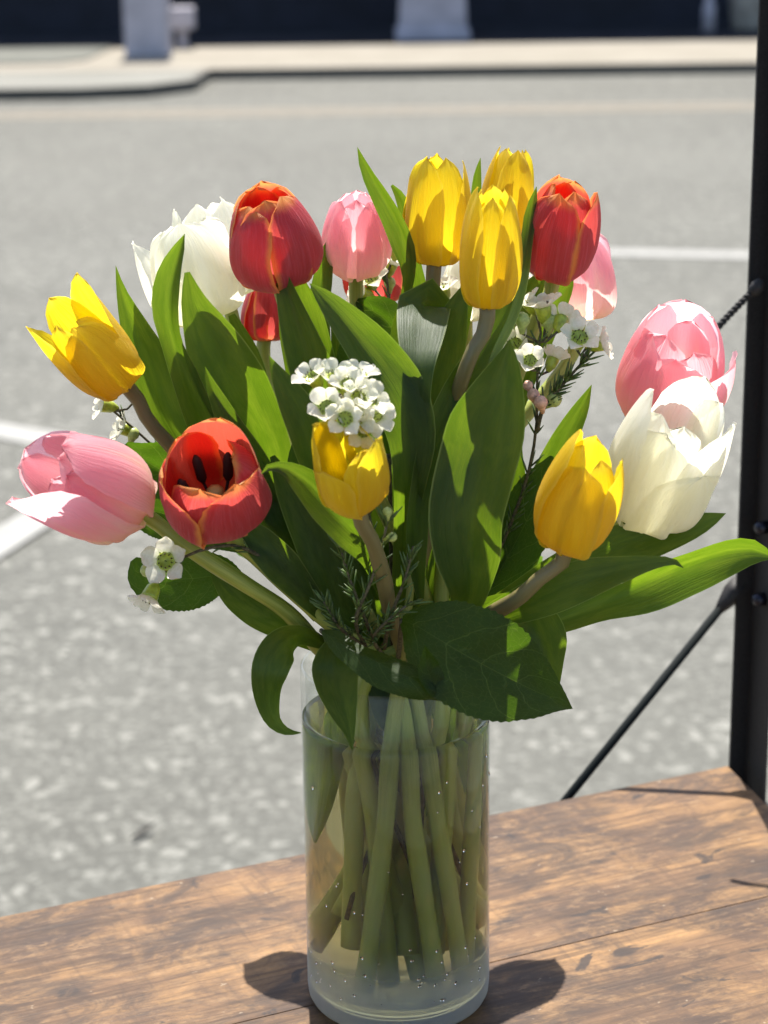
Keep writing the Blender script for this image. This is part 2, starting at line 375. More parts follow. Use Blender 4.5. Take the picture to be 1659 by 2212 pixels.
tag(slab('near_kerb', [(-60, 0.984), (60, 0.984), (60, 1.13), (-60, 1.13)], -0.2, 0.124, CONG, 0.015), kind='structure')
def stripe(name, a, b, w, mat, label, z=0.004):
    a, b = Vector((a[0], a[1], z)), Vector((b[0], b[1], z)); s = Vector((-(b - a).y, (b - a).x, 0)).normalized() * w / 2
    k = 24; V = []
    for i in range(k + 1):
        c = a + (b - a) * (i / k); j = 0.004 * noise.noise((c.x * 5, c.y * 5, 3)); V += [c - s * (1 + j * 8), c + s * (1 - j * 8)]
    o = MB().add(V, [(2 * i, 2 * i + 2, 2 * i + 3, 2 * i + 1) for i in range(k)]).build(name, mat, smooth=False)
    o['kind'] = 'structure'; o['label'] = label; return o
def G(px, py): q = PZ(px, py, 0.0); return (q.x, q.y)
stripe('parking_line', G(1180, 543), G(1900, 560), 0.15, WHITEP, 'white painted parking line crossing the asphalt beside the black post')
stripe('parking_line', G(-500, 845), G(205, 968), 0.13, WHITEP, 'white painted parking line behind the pink tulip', 0.004)
stripe('parking_line', G(-420, 1445), G(215, 1040), 0.11, WHITEP, 'slanted white parking line running in behind the pink tulip', 0.008)
yb = PZ(830, 243, 0).y
stripe('center_line', (-60, yb - 0.1), (60, yb + 0.02), 0.14, YELP, 'faded yellow centre line along the street')
stripe('center_line', (-60, yb + 0.16), (60, yb + 0.28), 0.14, YELP, 'faded yellow centre line, the one nearer the far kerb')
# building opposite, its front in its own shade
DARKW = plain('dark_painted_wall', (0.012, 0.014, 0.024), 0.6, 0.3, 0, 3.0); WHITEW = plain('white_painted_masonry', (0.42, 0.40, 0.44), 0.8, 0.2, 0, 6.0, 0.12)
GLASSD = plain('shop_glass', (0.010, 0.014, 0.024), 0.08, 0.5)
b = thing('building', 'dark shopfront with navy base wall across the street', 'building', (0, 19.7, KH))
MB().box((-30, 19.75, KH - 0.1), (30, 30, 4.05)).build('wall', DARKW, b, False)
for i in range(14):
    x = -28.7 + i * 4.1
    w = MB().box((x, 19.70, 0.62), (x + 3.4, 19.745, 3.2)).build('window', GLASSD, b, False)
    MB().box((x - 0.08, 19.66, 0.54), (x + 3.48, 19.695, 0.618)).build('sill', DARKW, w, False)
MB().box((-30.2, 19.62, 4.052), (30.2, 30.2, 4.2)).build('roof_edge', WHITEW, b, False)
def pier(x0, x1, y, zt, flare, name, label):
    mb = MB(); c = (x0 + x1) / 2; h = (x1 - x0) / 2; V = []
    prof = [(h * flare, KH - 0.05), (h * flare, KH + 0.06), (h * (1 + (flare - 1) * 0.6), KH + 0.085), (h * (1 + (flare - 1) * 0.35), KH + 0.12), (h, KH + 0.42), (h * 0.97, zt), (h * 1.1, zt + 0.02), (h * 1.1, zt + 0.12)]
    for r_, z in prof: V += [Vector((c - r_, y - r_, z)), Vector((c + r_, y - r_, z)), Vector((c + r_, y + r_, z)), Vector((c - r_, y + r_, z))]
    n = len(prof); Fc = grid_faces(n, 4, 0, True) + [(3, 2, 1, 0), tuple(4 * (n - 1) + j for j in range(4))]
    return tag(bevel(mb.add(V, Fc).build(name, WHITEW, None, False), 0.008), label, 'pier')
q0, q1 = PZ(268, 124, KH), PZ(362, 124, KH); pier(q0.x, q1.x, q0.y + 0.25, 1.15, 1.0, 'masonry_pier', 'slim pale pier standing at the edge of the far pavement')
q0, q1 = PZ(866, 86, KH), PZ(1006, 86, KH); pier(q0.x, q1.x, q0.y + 0.3, 1.05, 1.16, 'masonry_pier', 'wide pale pier with a flared foot before the dark shopfront')
bx = thing('utility_box', 'small white box on a short foot next to the slim pale pier', 'box', PZ(395, 112, KH))
q = PZ(395, 105, KH); o = MB().box((q.x - 0.11, q.y, KH + 0.16), (q.x + 0.10, q.y + 0.2, KH + 0.34)).build('case', WHITEW, bx, False); bevel(o, 0.015)
MB().box((q.x - 0.04, q.y + 0.06, KH - 0.02), (q.x + 0.03, q.y + 0.13, KH + 0.158)).build('foot', WHITEW, bx, False)
q = PZ(1612, 62, KH); pl = thing('planter', 'pale stone planter against the dark shopfront wall', 'planter', (q.x, q.y, KH))
PLM = plain('planter_stone', (0.30, 0.28, 0.24), 0.8, 0.2, 0, 8.0)
V = []; prof = [(0.13, KH - 0.01), (0.14, KH + 0.02), (0.16, KH + 0.25), (0.19, KH + 0.36), (0.165, KH + 0.36), (0.15, KH + 0.30)]
for r_, z in prof: V += [Vector((q.x + r_ * math.cos(a * math.pi / 8), q.y + r_ * math.sin(a * math.pi / 8), z)) for a in range(16)]
MB().add(V, grid_faces(6, 16, 0, True) + [tuple(5 * 16 + j for j in range(16)), tuple(range(15, -1, -1))]).build('pot', PLM, pl)
q = PZ(1530, 66, KH)
tag(MB().tube([(q.x, q.y, KH - 0.02), (q.x, q.y, KH + 0.22), (q.x, q.y, KH + 0.26), (q.x, q.y, KH + 0.9), (q.x, q.y, KH + 0.94)], [0.06, 0.055, 0.035, 0.035, 0.02], 12).build('bollard', WHITEW), 'thin pale bollard beside the stone planter across the street', 'bollard')
# litter on the asphalt
q = PZ(310, 1807, 0.0)
lit = []
for i in range(9):
    a = i / 8
    for j in range(5):
        s = (j - 2) / 2; w = 0.0105 * math.sin(math.pi * min(0.98, a + 0.03)) ** 0.7
        lit.append(Vector((q.x - 0.016 + 0.032 * a, q.y - 0.022 + 0.044 * a + s * w, 0.005 + 0.004 * a + 0.004 * s * s)))
tag(mesh_obj('dead_leaf', lit, grid_faces(9, 5), plain('dead_leaf_brown', (0.016, 0.014, 0.012), 0.8)), 'small dark dead leaf lying on the asphalt', 'leaf')

# ------------------------------------------------------------------ the table with its steel uprights
TA = math.radians(23.9); TX, TY = Vector((math.cos(TA), math.sin(TA), 0)), Vector((-math.sin(TA), math.cos(TA), 0))
def wood_mat():
    k = N('rustic_wood'); o = k.obj(); r = k.rnd()
    mp = k.n('Mapping'); k.l(o, mp.inputs[0]); mp.inputs['Rotation'].default_value = (0, 0, -TA)
    sc = k.n('VectorMath', operation='ADD'); k.l(mp.outputs[0], sc.inputs[0]); k.l(k.comb(k.math('MULTIPLY', r, 9.0), k.math('MULTIPLY', r, 5.0), 0.0), sc.inputs[1])
    b = sc.outputs[0]
    def st(sx, sy):
        m2 = k.n('Mapping'); k.l(b, m2.inputs[0]); m2.inputs['Scale'].default_value = (sx, sy, 1); return m2.outputs[0]
    grain = k.noise(st(7, 210), 1.0, 5, 0.65, 0.5); fib = k.noise(st(26, 520), 1.0, 3, 0.6, 0.3)
    blot = k.noise(st(17, 34), 1.0, 6, 0.7, 0.9); cloud = k.noise(st(9, 15), 1.0, 5, 0.6, 0.6); knot = k.noise(st(15, 30), 1.0, 5, 0.6, 1.4)
    gold = k.noise(st(15, 27), 1.0, 6, 0.72, 0.5); saw = k.noise(st(160, 14), 1.0, 3, 0.6, 0.2); fleck = k.noise(st(60, 130), 1.0, 4, 0.7, 0.3)
    c = k.mix(k.step(cloud, 0.36, 0.62), (0.050, 0.029, 0.020), (0.150, 0.085, 0.042))
    c = k.mix(k.math('MULTIPLY', k.step(gold, 0.44, 0.72), 0.85), c, (0.34, 0.20, 0.082))
    c = k.mix(k.math('MULTIPLY', k.step(fleck, 0.50, 0.72), 0.6), c, (0.28, 0.18, 0.095))
    c = k.mix(k.math('MULTIPLY', k.step(blot, 0.45, 0.68), 0.85), c, (0.036, 0.023, 0.017))
    c = k.mix(k.math('MULTIPLY', k.step(grain, 0.46, 0.66), 0.62), c, (0.044, 0.025, 0.016))
    c = k.mix(k.math('MULTIPLY', k.step(fib, 0.5, 0.75), 0.3), c, (0.19, 0.12, 0.066))
    c = k.mix(k.math('MULTIPLY', k.step(saw, 0.52, 0.72), 0.38), c, (0.05, 0.03, 0.019))
    c = k.mix(k.math('MULTIPLY', k.step(knot, 0.62, 0.68), 0.9), c, (0.024, 0.016, 0.014))
    c = k.mix(k.math('MULTIPLY', k.step(k.noise(st(120, 150), 1.0, 2), 0.72, 0.78), 0.6), c, (0.36, 0.31, 0.25))
    c = k.mix(1.0, c, (0.88, 0.80, 0.68), 'MULTIPLY')
    k.set(Base_Color=c, Roughness=k.math('ADD', 0.46, k.math('MULTIPLY', grain, 0.25))); k.b.inputs['Specular IOR Level'].default_value = 0.22
    k.bump(k.math('ADD', grain, fib), 0.25, 0.0008); return k.mat
WOOD = wood_mat(); BLACK = plain('black_powder_coat', (0.030, 0.028, 0.027), 0.6, 0.2, 0, 900, 0.3); BOLT = plain('blackened_bolt', (0.02, 0.02, 0.03), 0.3, 0.5, 0.6)
table = thing('display_table', 'brown rustic wood plank table with black steel uprights', 'table', (0, 0, 0.12))
edge_off = 0.1813
RDX, RDY = 0.24, -0.97                       # the right end runs this way
def right_s(off):                            # where the right end cuts the plank line
    p0 = Vector((0.2326, 0.3005, 0)); d = Vector((RDX, RDY, 0))
    t = (off - p0.dot(TY)) / d.dot(TY); return (p0 + d * t).dot(TX)
PWID = 0.1753
for i in range(3):
    o1 = edge_off - i * PWID; o0 = o1 - PWID + 0.0003
    s1, s0 = right_s(o1), right_s(o0)
    pts = [TX * -0.78 + TY * o0, TX * s0 + TY * o0, TX * s1 + TY * o1, TX * -0.78 + TY * o1]
    V = [Vector((p.x, p.y, ZT - 0.018)) for p in pts] + [Vector((p.x, p.y, ZT)) for p in pts]
    pk = mesh_obj('plank', V, [(3, 2, 1, 0), (4, 5, 6, 7), (0, 1, 5, 4), (1, 2, 6, 5), (2, 3, 7, 6), (3, 0, 4, 7)], WOOD, table, None, False)
    bevel(pk, 0.0004, 1)
Kp = P(1609, 1679, 0.318); Kp.z = 0
FD = Vector((RDX, RDY, 0)).normalized()
def angle_post(K, sx, sy, z1):               # L section, flanges along -TX*sx and FD*sy
    mb = MB(); th = 0.0025
    a = K - TX * 0.0128 * sx; c = K + FD * 0.031 * sy
    n1 = FD * -th * sy; n2 = TX * th * sx
    pl = [a, K, c, c + n2, K + n1 + n2, a + n1]
    V = [Vector((p.x, p.y, z)) for z in (0.12, z1) for p in pl]
    Fc = [(i, (i + 1) % 6, 6 + (i + 1) % 6, 6 + i) for i in range(6)] + [(0, 1, 4, 5), (1, 2, 3, 4), (11, 10, 7, 6), (10, 9, 8, 7)]
    return mb.add(V, Fc).build('upright', BLACK, table, False)
ZTOP = 1.75
angle_post(Kp, 1, 1, ZTOP)
Kf = Kp + FD * 0.585; angle_post(Kf, 1, -1, ZTOP)
Kl = Kp - TX * 1.10; angle_post(Kl, -1, 1, ZTOP)
Kfl = Kf - TX * 1.10; angle_post(Kfl, -1, -1, ZTOP)
def rail(a, b, z): 
    mb = MB(); mb.tube([Vector((a.x, a.y, z)), Vector((b.x, b.y, z))], 0.008, 8); return mb.build('rail', BLACK, table)
rail(Kp - TX * .004 + FD * .02, Kl + TX * .004 + FD * .02, ZT - 0.03); rail(Kf - TX * .004 - FD * .02, Kfl + TX * .004 - FD * .02, ZT - 0.03)
rail(Kp, Kf, ZT - 0.03); rail(Kl, Kfl, ZT - 0.03); rail(Kp - TX * .004, Kl + TX * .004, 0.45); rail(Kf - TX * .004, Kfl + TX * .004, 0.45)
# brace rod: from the upright down past the back edge of the planks to the lower rail
ra, rb = P(1574, 1292, 0.318), P(1235, 1712, 0.268)
rc = ra + (rb - ra) * 2.72
MB().tube([ra, rb, rc], 0.0030, 10).build('brace_rod', plain('dark_rod', (0.010, 0.013, 0.013), 0.75, 0.08), table)
mb = MB(); dv = (rb - ra).normalized(); mb.tube([ra - dv * 0.014, ra - dv * 0.004, ra + dv * 0.006, ra + dv * 0.012], [0.0075, 0.0080, 0.0052, 0.0030], 4); mb.build('bracket', BLACK, table)
for (px, py) in ((1640, 1295), (1645, 1140)):
    c = P(px, py, 0.298); nn = -TX
    mb = MB(); mb.tube([c + nn * -0.004, c + nn * 0.002, c + nn * 0.0045], [0.0048, 0.0048, 0.003], 6); mb.build('bolt', BOLT, table)
# twisted cord tied to the upright, slack towards the planks behind the vase
cp = cr([tuple(P(*q)) for q in ((1637, 617, 0.300), (1600, 655, 0.298), (1560, 697, 0.295), (1528, 735, 0.292), (1500, 775, 0.29))], 60)
cord = thing('twisted_wire', 'black twisted wire tie sticking out from the upright behind the pink tulip', 'wire', cp[0])
for ph in (0, math.pi):
    hp = []
    for i, c in enumerate(cp):
        c = Vector(c); t = (Vector(cp[min(i + 1, 59)]) - Vector(cp[max(i - 1, 0)])).normalized()
        a = t.cross(Vector((0, 1, 0.2))).normalized(); b_ = t.cross(a); w = i * 0.95 + ph
        hp.append(c + (a * math.cos(w) + b_ * math.sin(w)) * 0.0012)
    MB().tube(hp, 0.0014, 6).build('strand', BLACK, cord)
MB().tube([Vector(cp[0]) + Vector((0.002, 0, 0.004)), Vector(cp[0]), Vector(cp[0]) + Vector((-0.003, 0, -0.004)), Vector(cp[0]) + Vector((-0.005, 0, -0.006))], [0.002, 0.0048, 0.0045, 0.002], 8).build('knot', BLACK, cord)

# ------------------------------------------------------------------ vase and water
def lathe(prof, seg=72, cx=0, cy_=0):
    V = []; 
    for r_, z in prof: V += [Vector((cx + r_ * math.cos(2 * math.pi * a / seg), cy_ + r_ * math.sin(2 * math.pi * a / seg), z)) for a in range(seg)]
    n = len(prof); return V, grid_faces(n, seg, 0, True) + [tuple(range(seg - 1, -1, -1)), tuple((n - 1) * seg + a for a in range(seg))]
def glass_mat(name, ior, col, rough=0.0, smear=False, absorb=None):
    k = N(name)
    for n in list(k.t.nodes):
        if n != k.out: k.t.nodes.remove(n)
    g = k.n('BsdfGlass'); g.inputs['Color'].default_value = (*col, 1); g.inputs['IOR'].default_value = ior; g.inputs['Roughness'].default_value = rough
    res = g.outputs[0]
    if smear:                                   # thin vase wall: light goes straight through, the surface mirrors more at grazing angles
        k.t.nodes.remove(g); o = k.obj(); f = k.noise(o, 60.0, 3); bp = k.n('Bump'); k.l(f, bp.inputs['Height']); bp.inputs['Strength'].default_value = 0.06; bp.inputs['Distance'].default_value = 0.002
        tr = k.n('BsdfTransparent'); tr.inputs[0].default_value = (*col, 1); gl = k.n('BsdfGlossy'); gl.inputs['Roughness'].default_value = 0.03; k.l(bp.outputs[0], gl.inputs['Normal'])
        lw = k.n('LayerWeight'); lw.inputs[0].default_value = 0.5
        fr = k.math('ADD', 0.025, k.math('MULTIPLY', k.math('POWER', lw.outputs['Facing'], 4.0), 0.45))
        mg = k.n('MixShader'); k.l(fr, mg.inputs[0]); k.l(tr.outputs[0], mg.inputs[1]); k.l(gl.outputs[0], mg.inputs[2])
        mp = k.n('Mapping'); k.l(o, mp.inputs[0]); mp.inputs['Scale'].default_value = (1, 1, 0.35)          # condensation streaks
        film = k.step(k.noise(mp.outputs[0], 55.0, 5, 0.6), 0.35, 0.75)
        z = k.n('SeparateXYZ'); k.l(o, z.inputs[0])
        low = k.math('SUBTRACT', 1.0, k.step(z.outputs[2], ZT + 0.012, ZT + 0.055))                          # whitened foot: sun focused through the base, put into the colour
        fac = k.math('ADD', k.math('ADD', 0.015, k.math('MULTIPLY', film, 0.06)), k.math('MULTIPLY', low, 0.5))
        d = k.n('BsdfDiffuse'); d.inputs[0].default_value = (0.82, 0.83, 0.82, 1); t = k.n('BsdfTranslucent'); t.inputs[0].default_value = (0.82, 0.83, 0.82, 1)
        ms = k.n('MixShader'); ms.inputs[0].default_value = 0.6; k.l(d.outputs[0], ms.inputs[1]); k.l(t.outputs[0], ms.inputs[2])
        mx = k.n('MixShader'); k.l(fac, mx.inputs[0]); k.l(mg.outputs[0], mx.inputs[1]); k.l(ms.outputs[0], mx.inputs[2]); res = mx.outputs[0]
    k.l(res, k.out.inputs[0])
    if absorb:
        va = k.n('VolumeAbsorption'); va.inputs[0].default_value = (*absorb[:3], 1); va.inputs[1].default_value = absorb[3]; k.l(va.outputs[0], k.out.inputs['Volume'])
    return k.mat
VH, VR, VW = 0.196, 0.0505, 0.0026
ZW = P(855, 1545, 0).z
prof = [(0.046, ZT + 0.0004), (0.0485, ZT + 0.001), (0.0500, ZT + 0.004), (VR, ZT + 0.010), (VR, ZT + VH * 0.5), (VR, ZT + VH - 0.0012), (VR - 0.0006, ZT + VH - 0.0003), (VR - VW / 2, ZT + VH),
        (VR - VW + 0.0006, ZT + VH - 0.0003), (VR - VW, ZT + VH - 0.0012), (VR - VW, ZT + VH * 0.5), (VR - VW, ZT + 0.020), (VR - VW - 0.002, ZT + 0.0155), (VR - VW - 0.007, ZT + 0.0135), (0.02, ZT + 0.0130), (0.002, ZT + 0.0129)]
V, Fc = lathe(prof)
vase = tag(mesh_obj('glass_vase', V, Fc, glass_mat('clear_glass', 1.46, (0.97, 0.985, 0.975), 0.0, True)), 'clear glass cylinder vase holding the tulip bouquet', 'vase')
WR = VR - 0.0005
prof = [(0.002, ZT + 0.0070), (0.02, ZT + 0.0070), (WR - 0.006, ZT + 0.0074), (WR - 0.0015, ZT + 0.0095), (WR, ZT + 0.0135), (WR, ZW - 0.004), (WR, ZW + 0.0012), (WR - 0.0012, ZW + 0.0003), (WR - 0.004, ZW), (0.02, ZW), (0.002, ZW)]
V, Fc = lathe(prof)
tag(mesh_obj('vase_water', V, Fc, glass_mat('water', 1.33, (0.985, 0.99, 0.97), absorb=(0.66, 0.59, 0.22, 19.0))), 'clear water filling most of the glass vase', 'water')
# droplets clinging to the glass
drops = MB()
for i in range(70):
    a = random.uniform(math.pi * 1.05, math.pi * 1.95); z = ZT + (random.uniform(0.018, 0.05) if i < 45 else random.uniform(0.05, 0.15)); r_ = random.uniform(0.0004, 0.0011)
    c = Vector((math.cos(a), math.sin(a), 0)); o_ = Vector((0, 0, z)) + c * (VR + 0.0001); tg = Vector((-c.y, c.x, 0)); vv = []
    for ring, (rr, hh) in enumerate(((1, 0), (0.85, 0.45), (0.45, 0.75))):
        vv += [o_ + (tg * math.cos(t * math.pi / 3) + Vector((0, 0, 1)) * math.sin(t * math.pi / 3)) * r_ * rr + c * r_ * hh * 0.8 for t in range(6)]
    drops.add(vv, grid_faces(3, 6, 0, True) + [(12, 13, 14, 15, 16, 17), (5, 4, 3, 2, 1, 0)])
dr = drops.build('water_drops', glass_mat('drop_water', 1.33, (1, 1, 1)), vase); dr['kind'] = 'stuff'

# ------------------------------------------------------------------ tulips
SHAPE = {'round': [(0, .22), (.12, .55), (.3, .88), (.5, 1.0), (.7, .97), (.84, .80), (.93, .55), (.98, .28), (1, .04)],
         'point': [(0, .22), (.12, .55), (.3, .88), (.5, 1.0), (.68, .95), (.82, .75), (.92, .47), (.97, .25), (1, .03)]}
def petal_mesh(fr, L, R, phi, par, rng):
    """fr = (origin, axis, x, y); phi 0 faces the camera"""
    O, A, X, Y = fr
    NV, NU = 22, 15
    w, tipr, curv, ov, flare = par['w'] * R, par['tipr'], par['curv'] * R, par['ov'] * R, par['flare'] * R
    b1, b2 = par.get('b1', 1.30), par.get('b2', 1.22)
    mx_ = max((1 - t) ** 3 * .1 + 3 * (1 - t) ** 2 * t * b1 + 3 * (1 - t) * t * t * b2 + t ** 3 * tipr for t in (q_ / 20 for q_ in range(21)))
    b1, b2 = b1 / mx_, b2 / mx_
    p0, p1, p2, p3 = (0.10 * R, 0.0), (R * b1, -0.03 * L), (R * b2, 0.60 * L), (tipr * R, L)
    sh = SHAPE[par['shape']]; s1, s2, s3 = (rng.uniform(-50, 50) for _ in range(3)); wav = par.get('wav', 0.03) * R
    er = Vector(X) * math.cos(phi) + Vector(Y) * math.sin(phi); et = -Vector(X) * math.sin(phi) + Vector(Y) * math.cos(phi)
    lean = par.get('lean', 0.0); inc = par.get('inc', 0.0); roll_in = par.get('rollin', 0.0)
    V, U = [], []
    for i in range(NV):
        v = i / (NV - 1); v = 1 - (1 - v) ** 1.12; t = v
        q = (1 - t) ** 3, 3 * (1 - t) ** 2 * t, 3 * (1 - t) * t * t, t ** 3
        r_ = q[0] * p0[0] + q[1] * p1[0] + q[2] * p2[0] + q[3] * p3[0]
        z = q[0] * p0[1] + q[1] * p1[1] + q[2] * p2[1] + q[3] * p3[1]
        k = max(0, (v - 0.55) / 0.45); r_ += flare * k * k - inc * R * v
        z -= abs(flare) * 0.35 * k ** 3
        if roll_in: 
            kk = max(0, (v - 0.72) / 0.28); z -= roll_in * L * kk ** 2; r_ -= roll_in * L * 0.6 * kk
        hw = w * lerp_tab(sh, v)
        rho = max(curv * (1 - 0.25 * v), 1e-4)
        for j in range(NU):
            u = -1 + 2 * j / (NU - 1)
            a = u * hw / rho
            xt = rho * math.sin(a); xr = r_ - rho * (1 - math.cos(a)) + ov * u * math.sin(math.pi * min(1, v * 1.1)) 
            e = abs(u)
            xr += -0.030 * R * math.exp(-(u / 0.13) ** 2) * math.sin(math.pi * min(1, v * 0.95))          # groove along the middle
            xr += par.get('rec', 0.07) * R * e ** 5 * math.sin(math.pi * min(1, 0.15 + v * 0.8))
            xr += wav * (e ** 2) * math.sin(v * 9 + s1 + u * 2.0) * min(1, v * 1.6)
            nz = noise.noise((u * 1.6 + s1, v * 2.6 + s2, s3)); xr += 0.055 * R * nz * v
            zz = z + 0.035 * L * noise.noise((u * 3.1 + s2, v * 1.3, s1)) * e * (v > 0.3) - 0.02 * L * (u * u) * v
            zz += 0.012 * L * noise.noise((u * 9 + s3, 0.3, s2)) * max(0, v - 0.8) * 5
            V.append(O + er * xr + et * (xt + lean * R * v * v) + A * zz); U.append(((u + 1) / 2, v))
    return V, grid_faces(NV, NU), U
TUL = {}
def tulip(key, label, kind, B, T, wpx, phi0=0, over=None, via=(), bottom=None, nk=None, Lk=1.0, stem_r=0.0042, pistil=False, **kw):
    rng = random.Random(key)
    b3, t3 = P(*B), P(*T)
    A = (t3 - b3).normalized(); L = (t3 - b3).length * Lk; R = wpx * px2m((b3 + t3) / 2) / 2
    X = (CAM - b3); X = (X - A * X.dot(A)).normalized(); Y = A.cross(X)
    az = math.atan2(b3.y, b3.x)
    g = min(1.0, math.hypot(b3.x, b3.y) / 0.14)
    gi = len(TUL); na = gi * 2.39996 + 0.6; nr = 0.041 * math.sqrt((gi + 1.5) / 21.5)
    neck = Vector((math.cos(na) * nr, math.sin(na) * nr * .95 + .002, ZT + VH + 0.004))
    if nk: neck = Vector((nk[0], nk[1], ZT + VH + 0.004))
    if bottom is None:
        ba = na + (math.pi if gi % 2 else 0.0) + rng.uniform(-.8, .8); br = (0.016 if gi % 2 else 0.026) + 0.016 * rng.random() ** .6
        bottom = (math.cos(ba) * br, math.sin(ba) * br * .8 + .008, rng.uniform(0.020, 0.055))
    bot = Vector((bottom[0], bottom[1], ZT + bottom[2]))
    root = thing('tulip', label, 'tulip', bot, 'tulips in the vase')
    vpts = [tuple(P(*q)) for q in via]
    pts = [tuple(b3 + A * 0.004), tuple(b3 - A * 0.012)] + vpts
    if not vpts:
        mid = b3.lerp(neck, 0.5) + Vector((0, 0, 0.012)) - A * 0.01; pts.append(tuple(mid))
    pts += [tuple(neck), tuple(neck.lerp(bot, 0.5)), tuple(bot)]
    sp = cr(pts, 46)
    rad = [stem_r * (0.92 + 0.22 * i / 45 + 0.06 * math.sin(i * 0.7 + len(key))) for i in range(46)]
    V, Fc, U = tube_data(sp, rad, 12); mesh_obj('stem', V, Fc, STEMB if kind == 'yellow' else STEM, root, U)
    base = dict(w=0.90, tipr=0.40, curv=0.98, ov=0.085, flare=0.0, shape='round', wav=0.03); base.update(kw)
    lst = []
    for n in range(3): lst.append(dict(base, phi=phi0 + 60 + 120 * n, rs=0.90, ls=0.985, tipr=base['tipr'] * 0.8))
    for n in range(3): lst.append(dict(base, phi=phi0 + 120 * n, rs=1.0, ls=1.0))
    if over:
        for i, d in over.items():
            if i < len(lst): lst[i].update(d)
            else: lst.append({**base, 'rs': 1.0, 'ls': 1.0, **d})
    for p in lst:
        pp = dict(p); ls = pp['ls'] * rng.uniform(0.96, 1.03); ph = math.radians(pp['phi'] + rng.uniform(-6, 6))
        V, Fc, U = petal_mesh((b3, A, X, Y), L * ls, R * pp['rs'], ph, pp, rng)
        mesh_obj('petal', V, Fc, PET[pp.get('kind', kind)], root, U)
    if pistil:
        mb = MB(); mb.tube([b3 + A * 0.002, b3 + A * L * 0.34, b3 + A * L * 0.40, b3 + A * L * 0.43], [0.0035, 0.0032, 0.0045, 0.002], 8); mb.build('pistil', PIST, root)
        for n in range(6):
            a = n * math.pi / 3 + 0.4; d = (X * math.cos(a) + Y * math.sin(a)); q = b3 + d * 0.004
            mb = MB(); tp = q + A * L * 0.28 + d * 0.008
            mb.tube([q, tp], 0.0008, 6); mb.tube([tp, tp + A * 0.003 + d * .0007, tp + A * 0.014 + d * 0.003, tp + A * 0.017 + d * 0.0036], [0.0012, 0.0026, 0.0024, 0.001], 8); mb.build('stamen', ANTH, root)
    TUL[key] = root
    return root

tulip('Y1', 'yellow tulip leaning out with two petal tips flared apart', 'yellow', (266, 828, -.02), (132, 684, -.04), 162, 0, shape='point', w=0.98, tipr=0.42,
      over={0: dict(phi=60, flare=-.05, ls=.9), 1: dict(phi=170, flare=.25, ls=1.1, tipr=.6), 2: dict(phi=-55, ls=1.0), 3: dict(phi=5, flare=0, ls=.9, shape='round'), 4: dict(phi=112, flare=.42, ls=1.22, tipr=.72, rs=1.02), 5: dict(phi=-92, flare=.22, ls=1.22, tipr=.62)},
      via=((318, 905, -.015), (390, 985, -.01), (560, 1170, 0), (720, 1330, 0)))
tulip('P1', 'large pink tulip with cream base leaning furthest out beside the open red tulip', 'pink', (288, 1100, -.055), (76, 985, -.088), 240, 0, tipr=0.5, w=.98,
      over={0: dict(phi=0, ls=.84, tipr=.55, rs=.90), 1: dict(phi=118, ls=.98, tipr=.5), 2: dict(phi=235, tipr=.5), 3: dict(phi=55, ls=.90, tipr=.5, ov=-.08), 4: dict(phi=-70, flare=.16, ls=1.10, tipr=.78), 5: dict(phi=180, ls=1.0, tipr=.5), 6: dict(phi=28, rs=.76, ls=.88, tipr=.45), 7: dict(phi=-35, rs=.74, ls=.86, tipr=.5)},
      via=((400, 1178, -.052), (530, 1262, -.045), (620, 1322, -.035), (690, 1400, -.025)), stem_r=0.0043, nk=(-.030, -.018), bottom=(.004, -.006, .044))
tulip('R1', 'open red tulip with orange rims showing dark stamens inside', 'red', (474, 1110, -.066), (450, 986, -.094), 238, 0, tipr=0.70, w=1.06, wav=.06, pistil=True, b1=1.45,
      over={3: dict(phi=34, ls=.96, tipr=.74), 4: dict(phi=-84, tipr=.90, ls=.94), 5: dict(phi=160, tipr=.70, ls=1.12), 0: dict(phi=-24, ls=.92, tipr=.68), 1: dict(phi=92, tipr=.60, ls=1.02, rollin=.12), 2: dict(phi=-130, tipr=.80, ls=1.04)},
      via=((560, 1210, -.045), (690, 1330, -.035)), nk=(-.002, -.030), bottom=(.018, -.028, .026))
tulip('W1', 'broad white tulip with a green leaf standing before it', 'white', (452, 690, .015), (380, 488, .02), 222, 10, tipr=.5, shape='round', w=.98,
      over={4: dict(flare=.1, tipr=.7), 5: dict(phi=262, flare=.15, tipr=.78, shape='point', ls=1.02)}, via=((500, 800, .06), (620, 1050, .05), (780, 1320, .02)))
tulip('W2', 'white tulip half hidden behind the broad white tulip', 'white', (492, 645, .075), (440, 436, .08), 190, 40, tipr=.55, shape='point', over={3: dict(tipr=.7), 5: dict(tipr=.7)})
tulip('R2', 'closed red tulip with yellow-edged petals next to the white tulips', 'red', (606, 612, .0), (568, 418, -.010), 208, 48, tipr=.40, w=.98, wav=.05, over={3: dict(phi=55, ls=1.02, tipr=.46), 4: dict(phi=175, ls=1.06), 5: dict(phi=-52, ls=.94, tipr=.44), 0: dict(phi=4, tipr=.36, ls=.98), 1: dict(phi=120, ls=1.05, tipr=.45), 2: dict(phi=-120, ls=1.04, tipr=.5), 6: dict(phi=-160, rs=.75, ls=1.02, tipr=.5)})
tulip('P2', 'pale pink tulip standing upright between red and yellow tulips', 'pink', (769, 588, .06), (768, 422, .045), 155, 60, tipr=.42, w=.96)
tulip('Y2', 'tall yellow tulip on a bare brown stem', 'yellow', (938, 570, .03), (953, 338, .03), 152, -35, tipr=.62, shape='point', w=.95, over={1: dict(phi=200), 3: dict(flare=.05)}, via=((935, 650, .03), (925, 850, .02), (890, 1150, .01)))
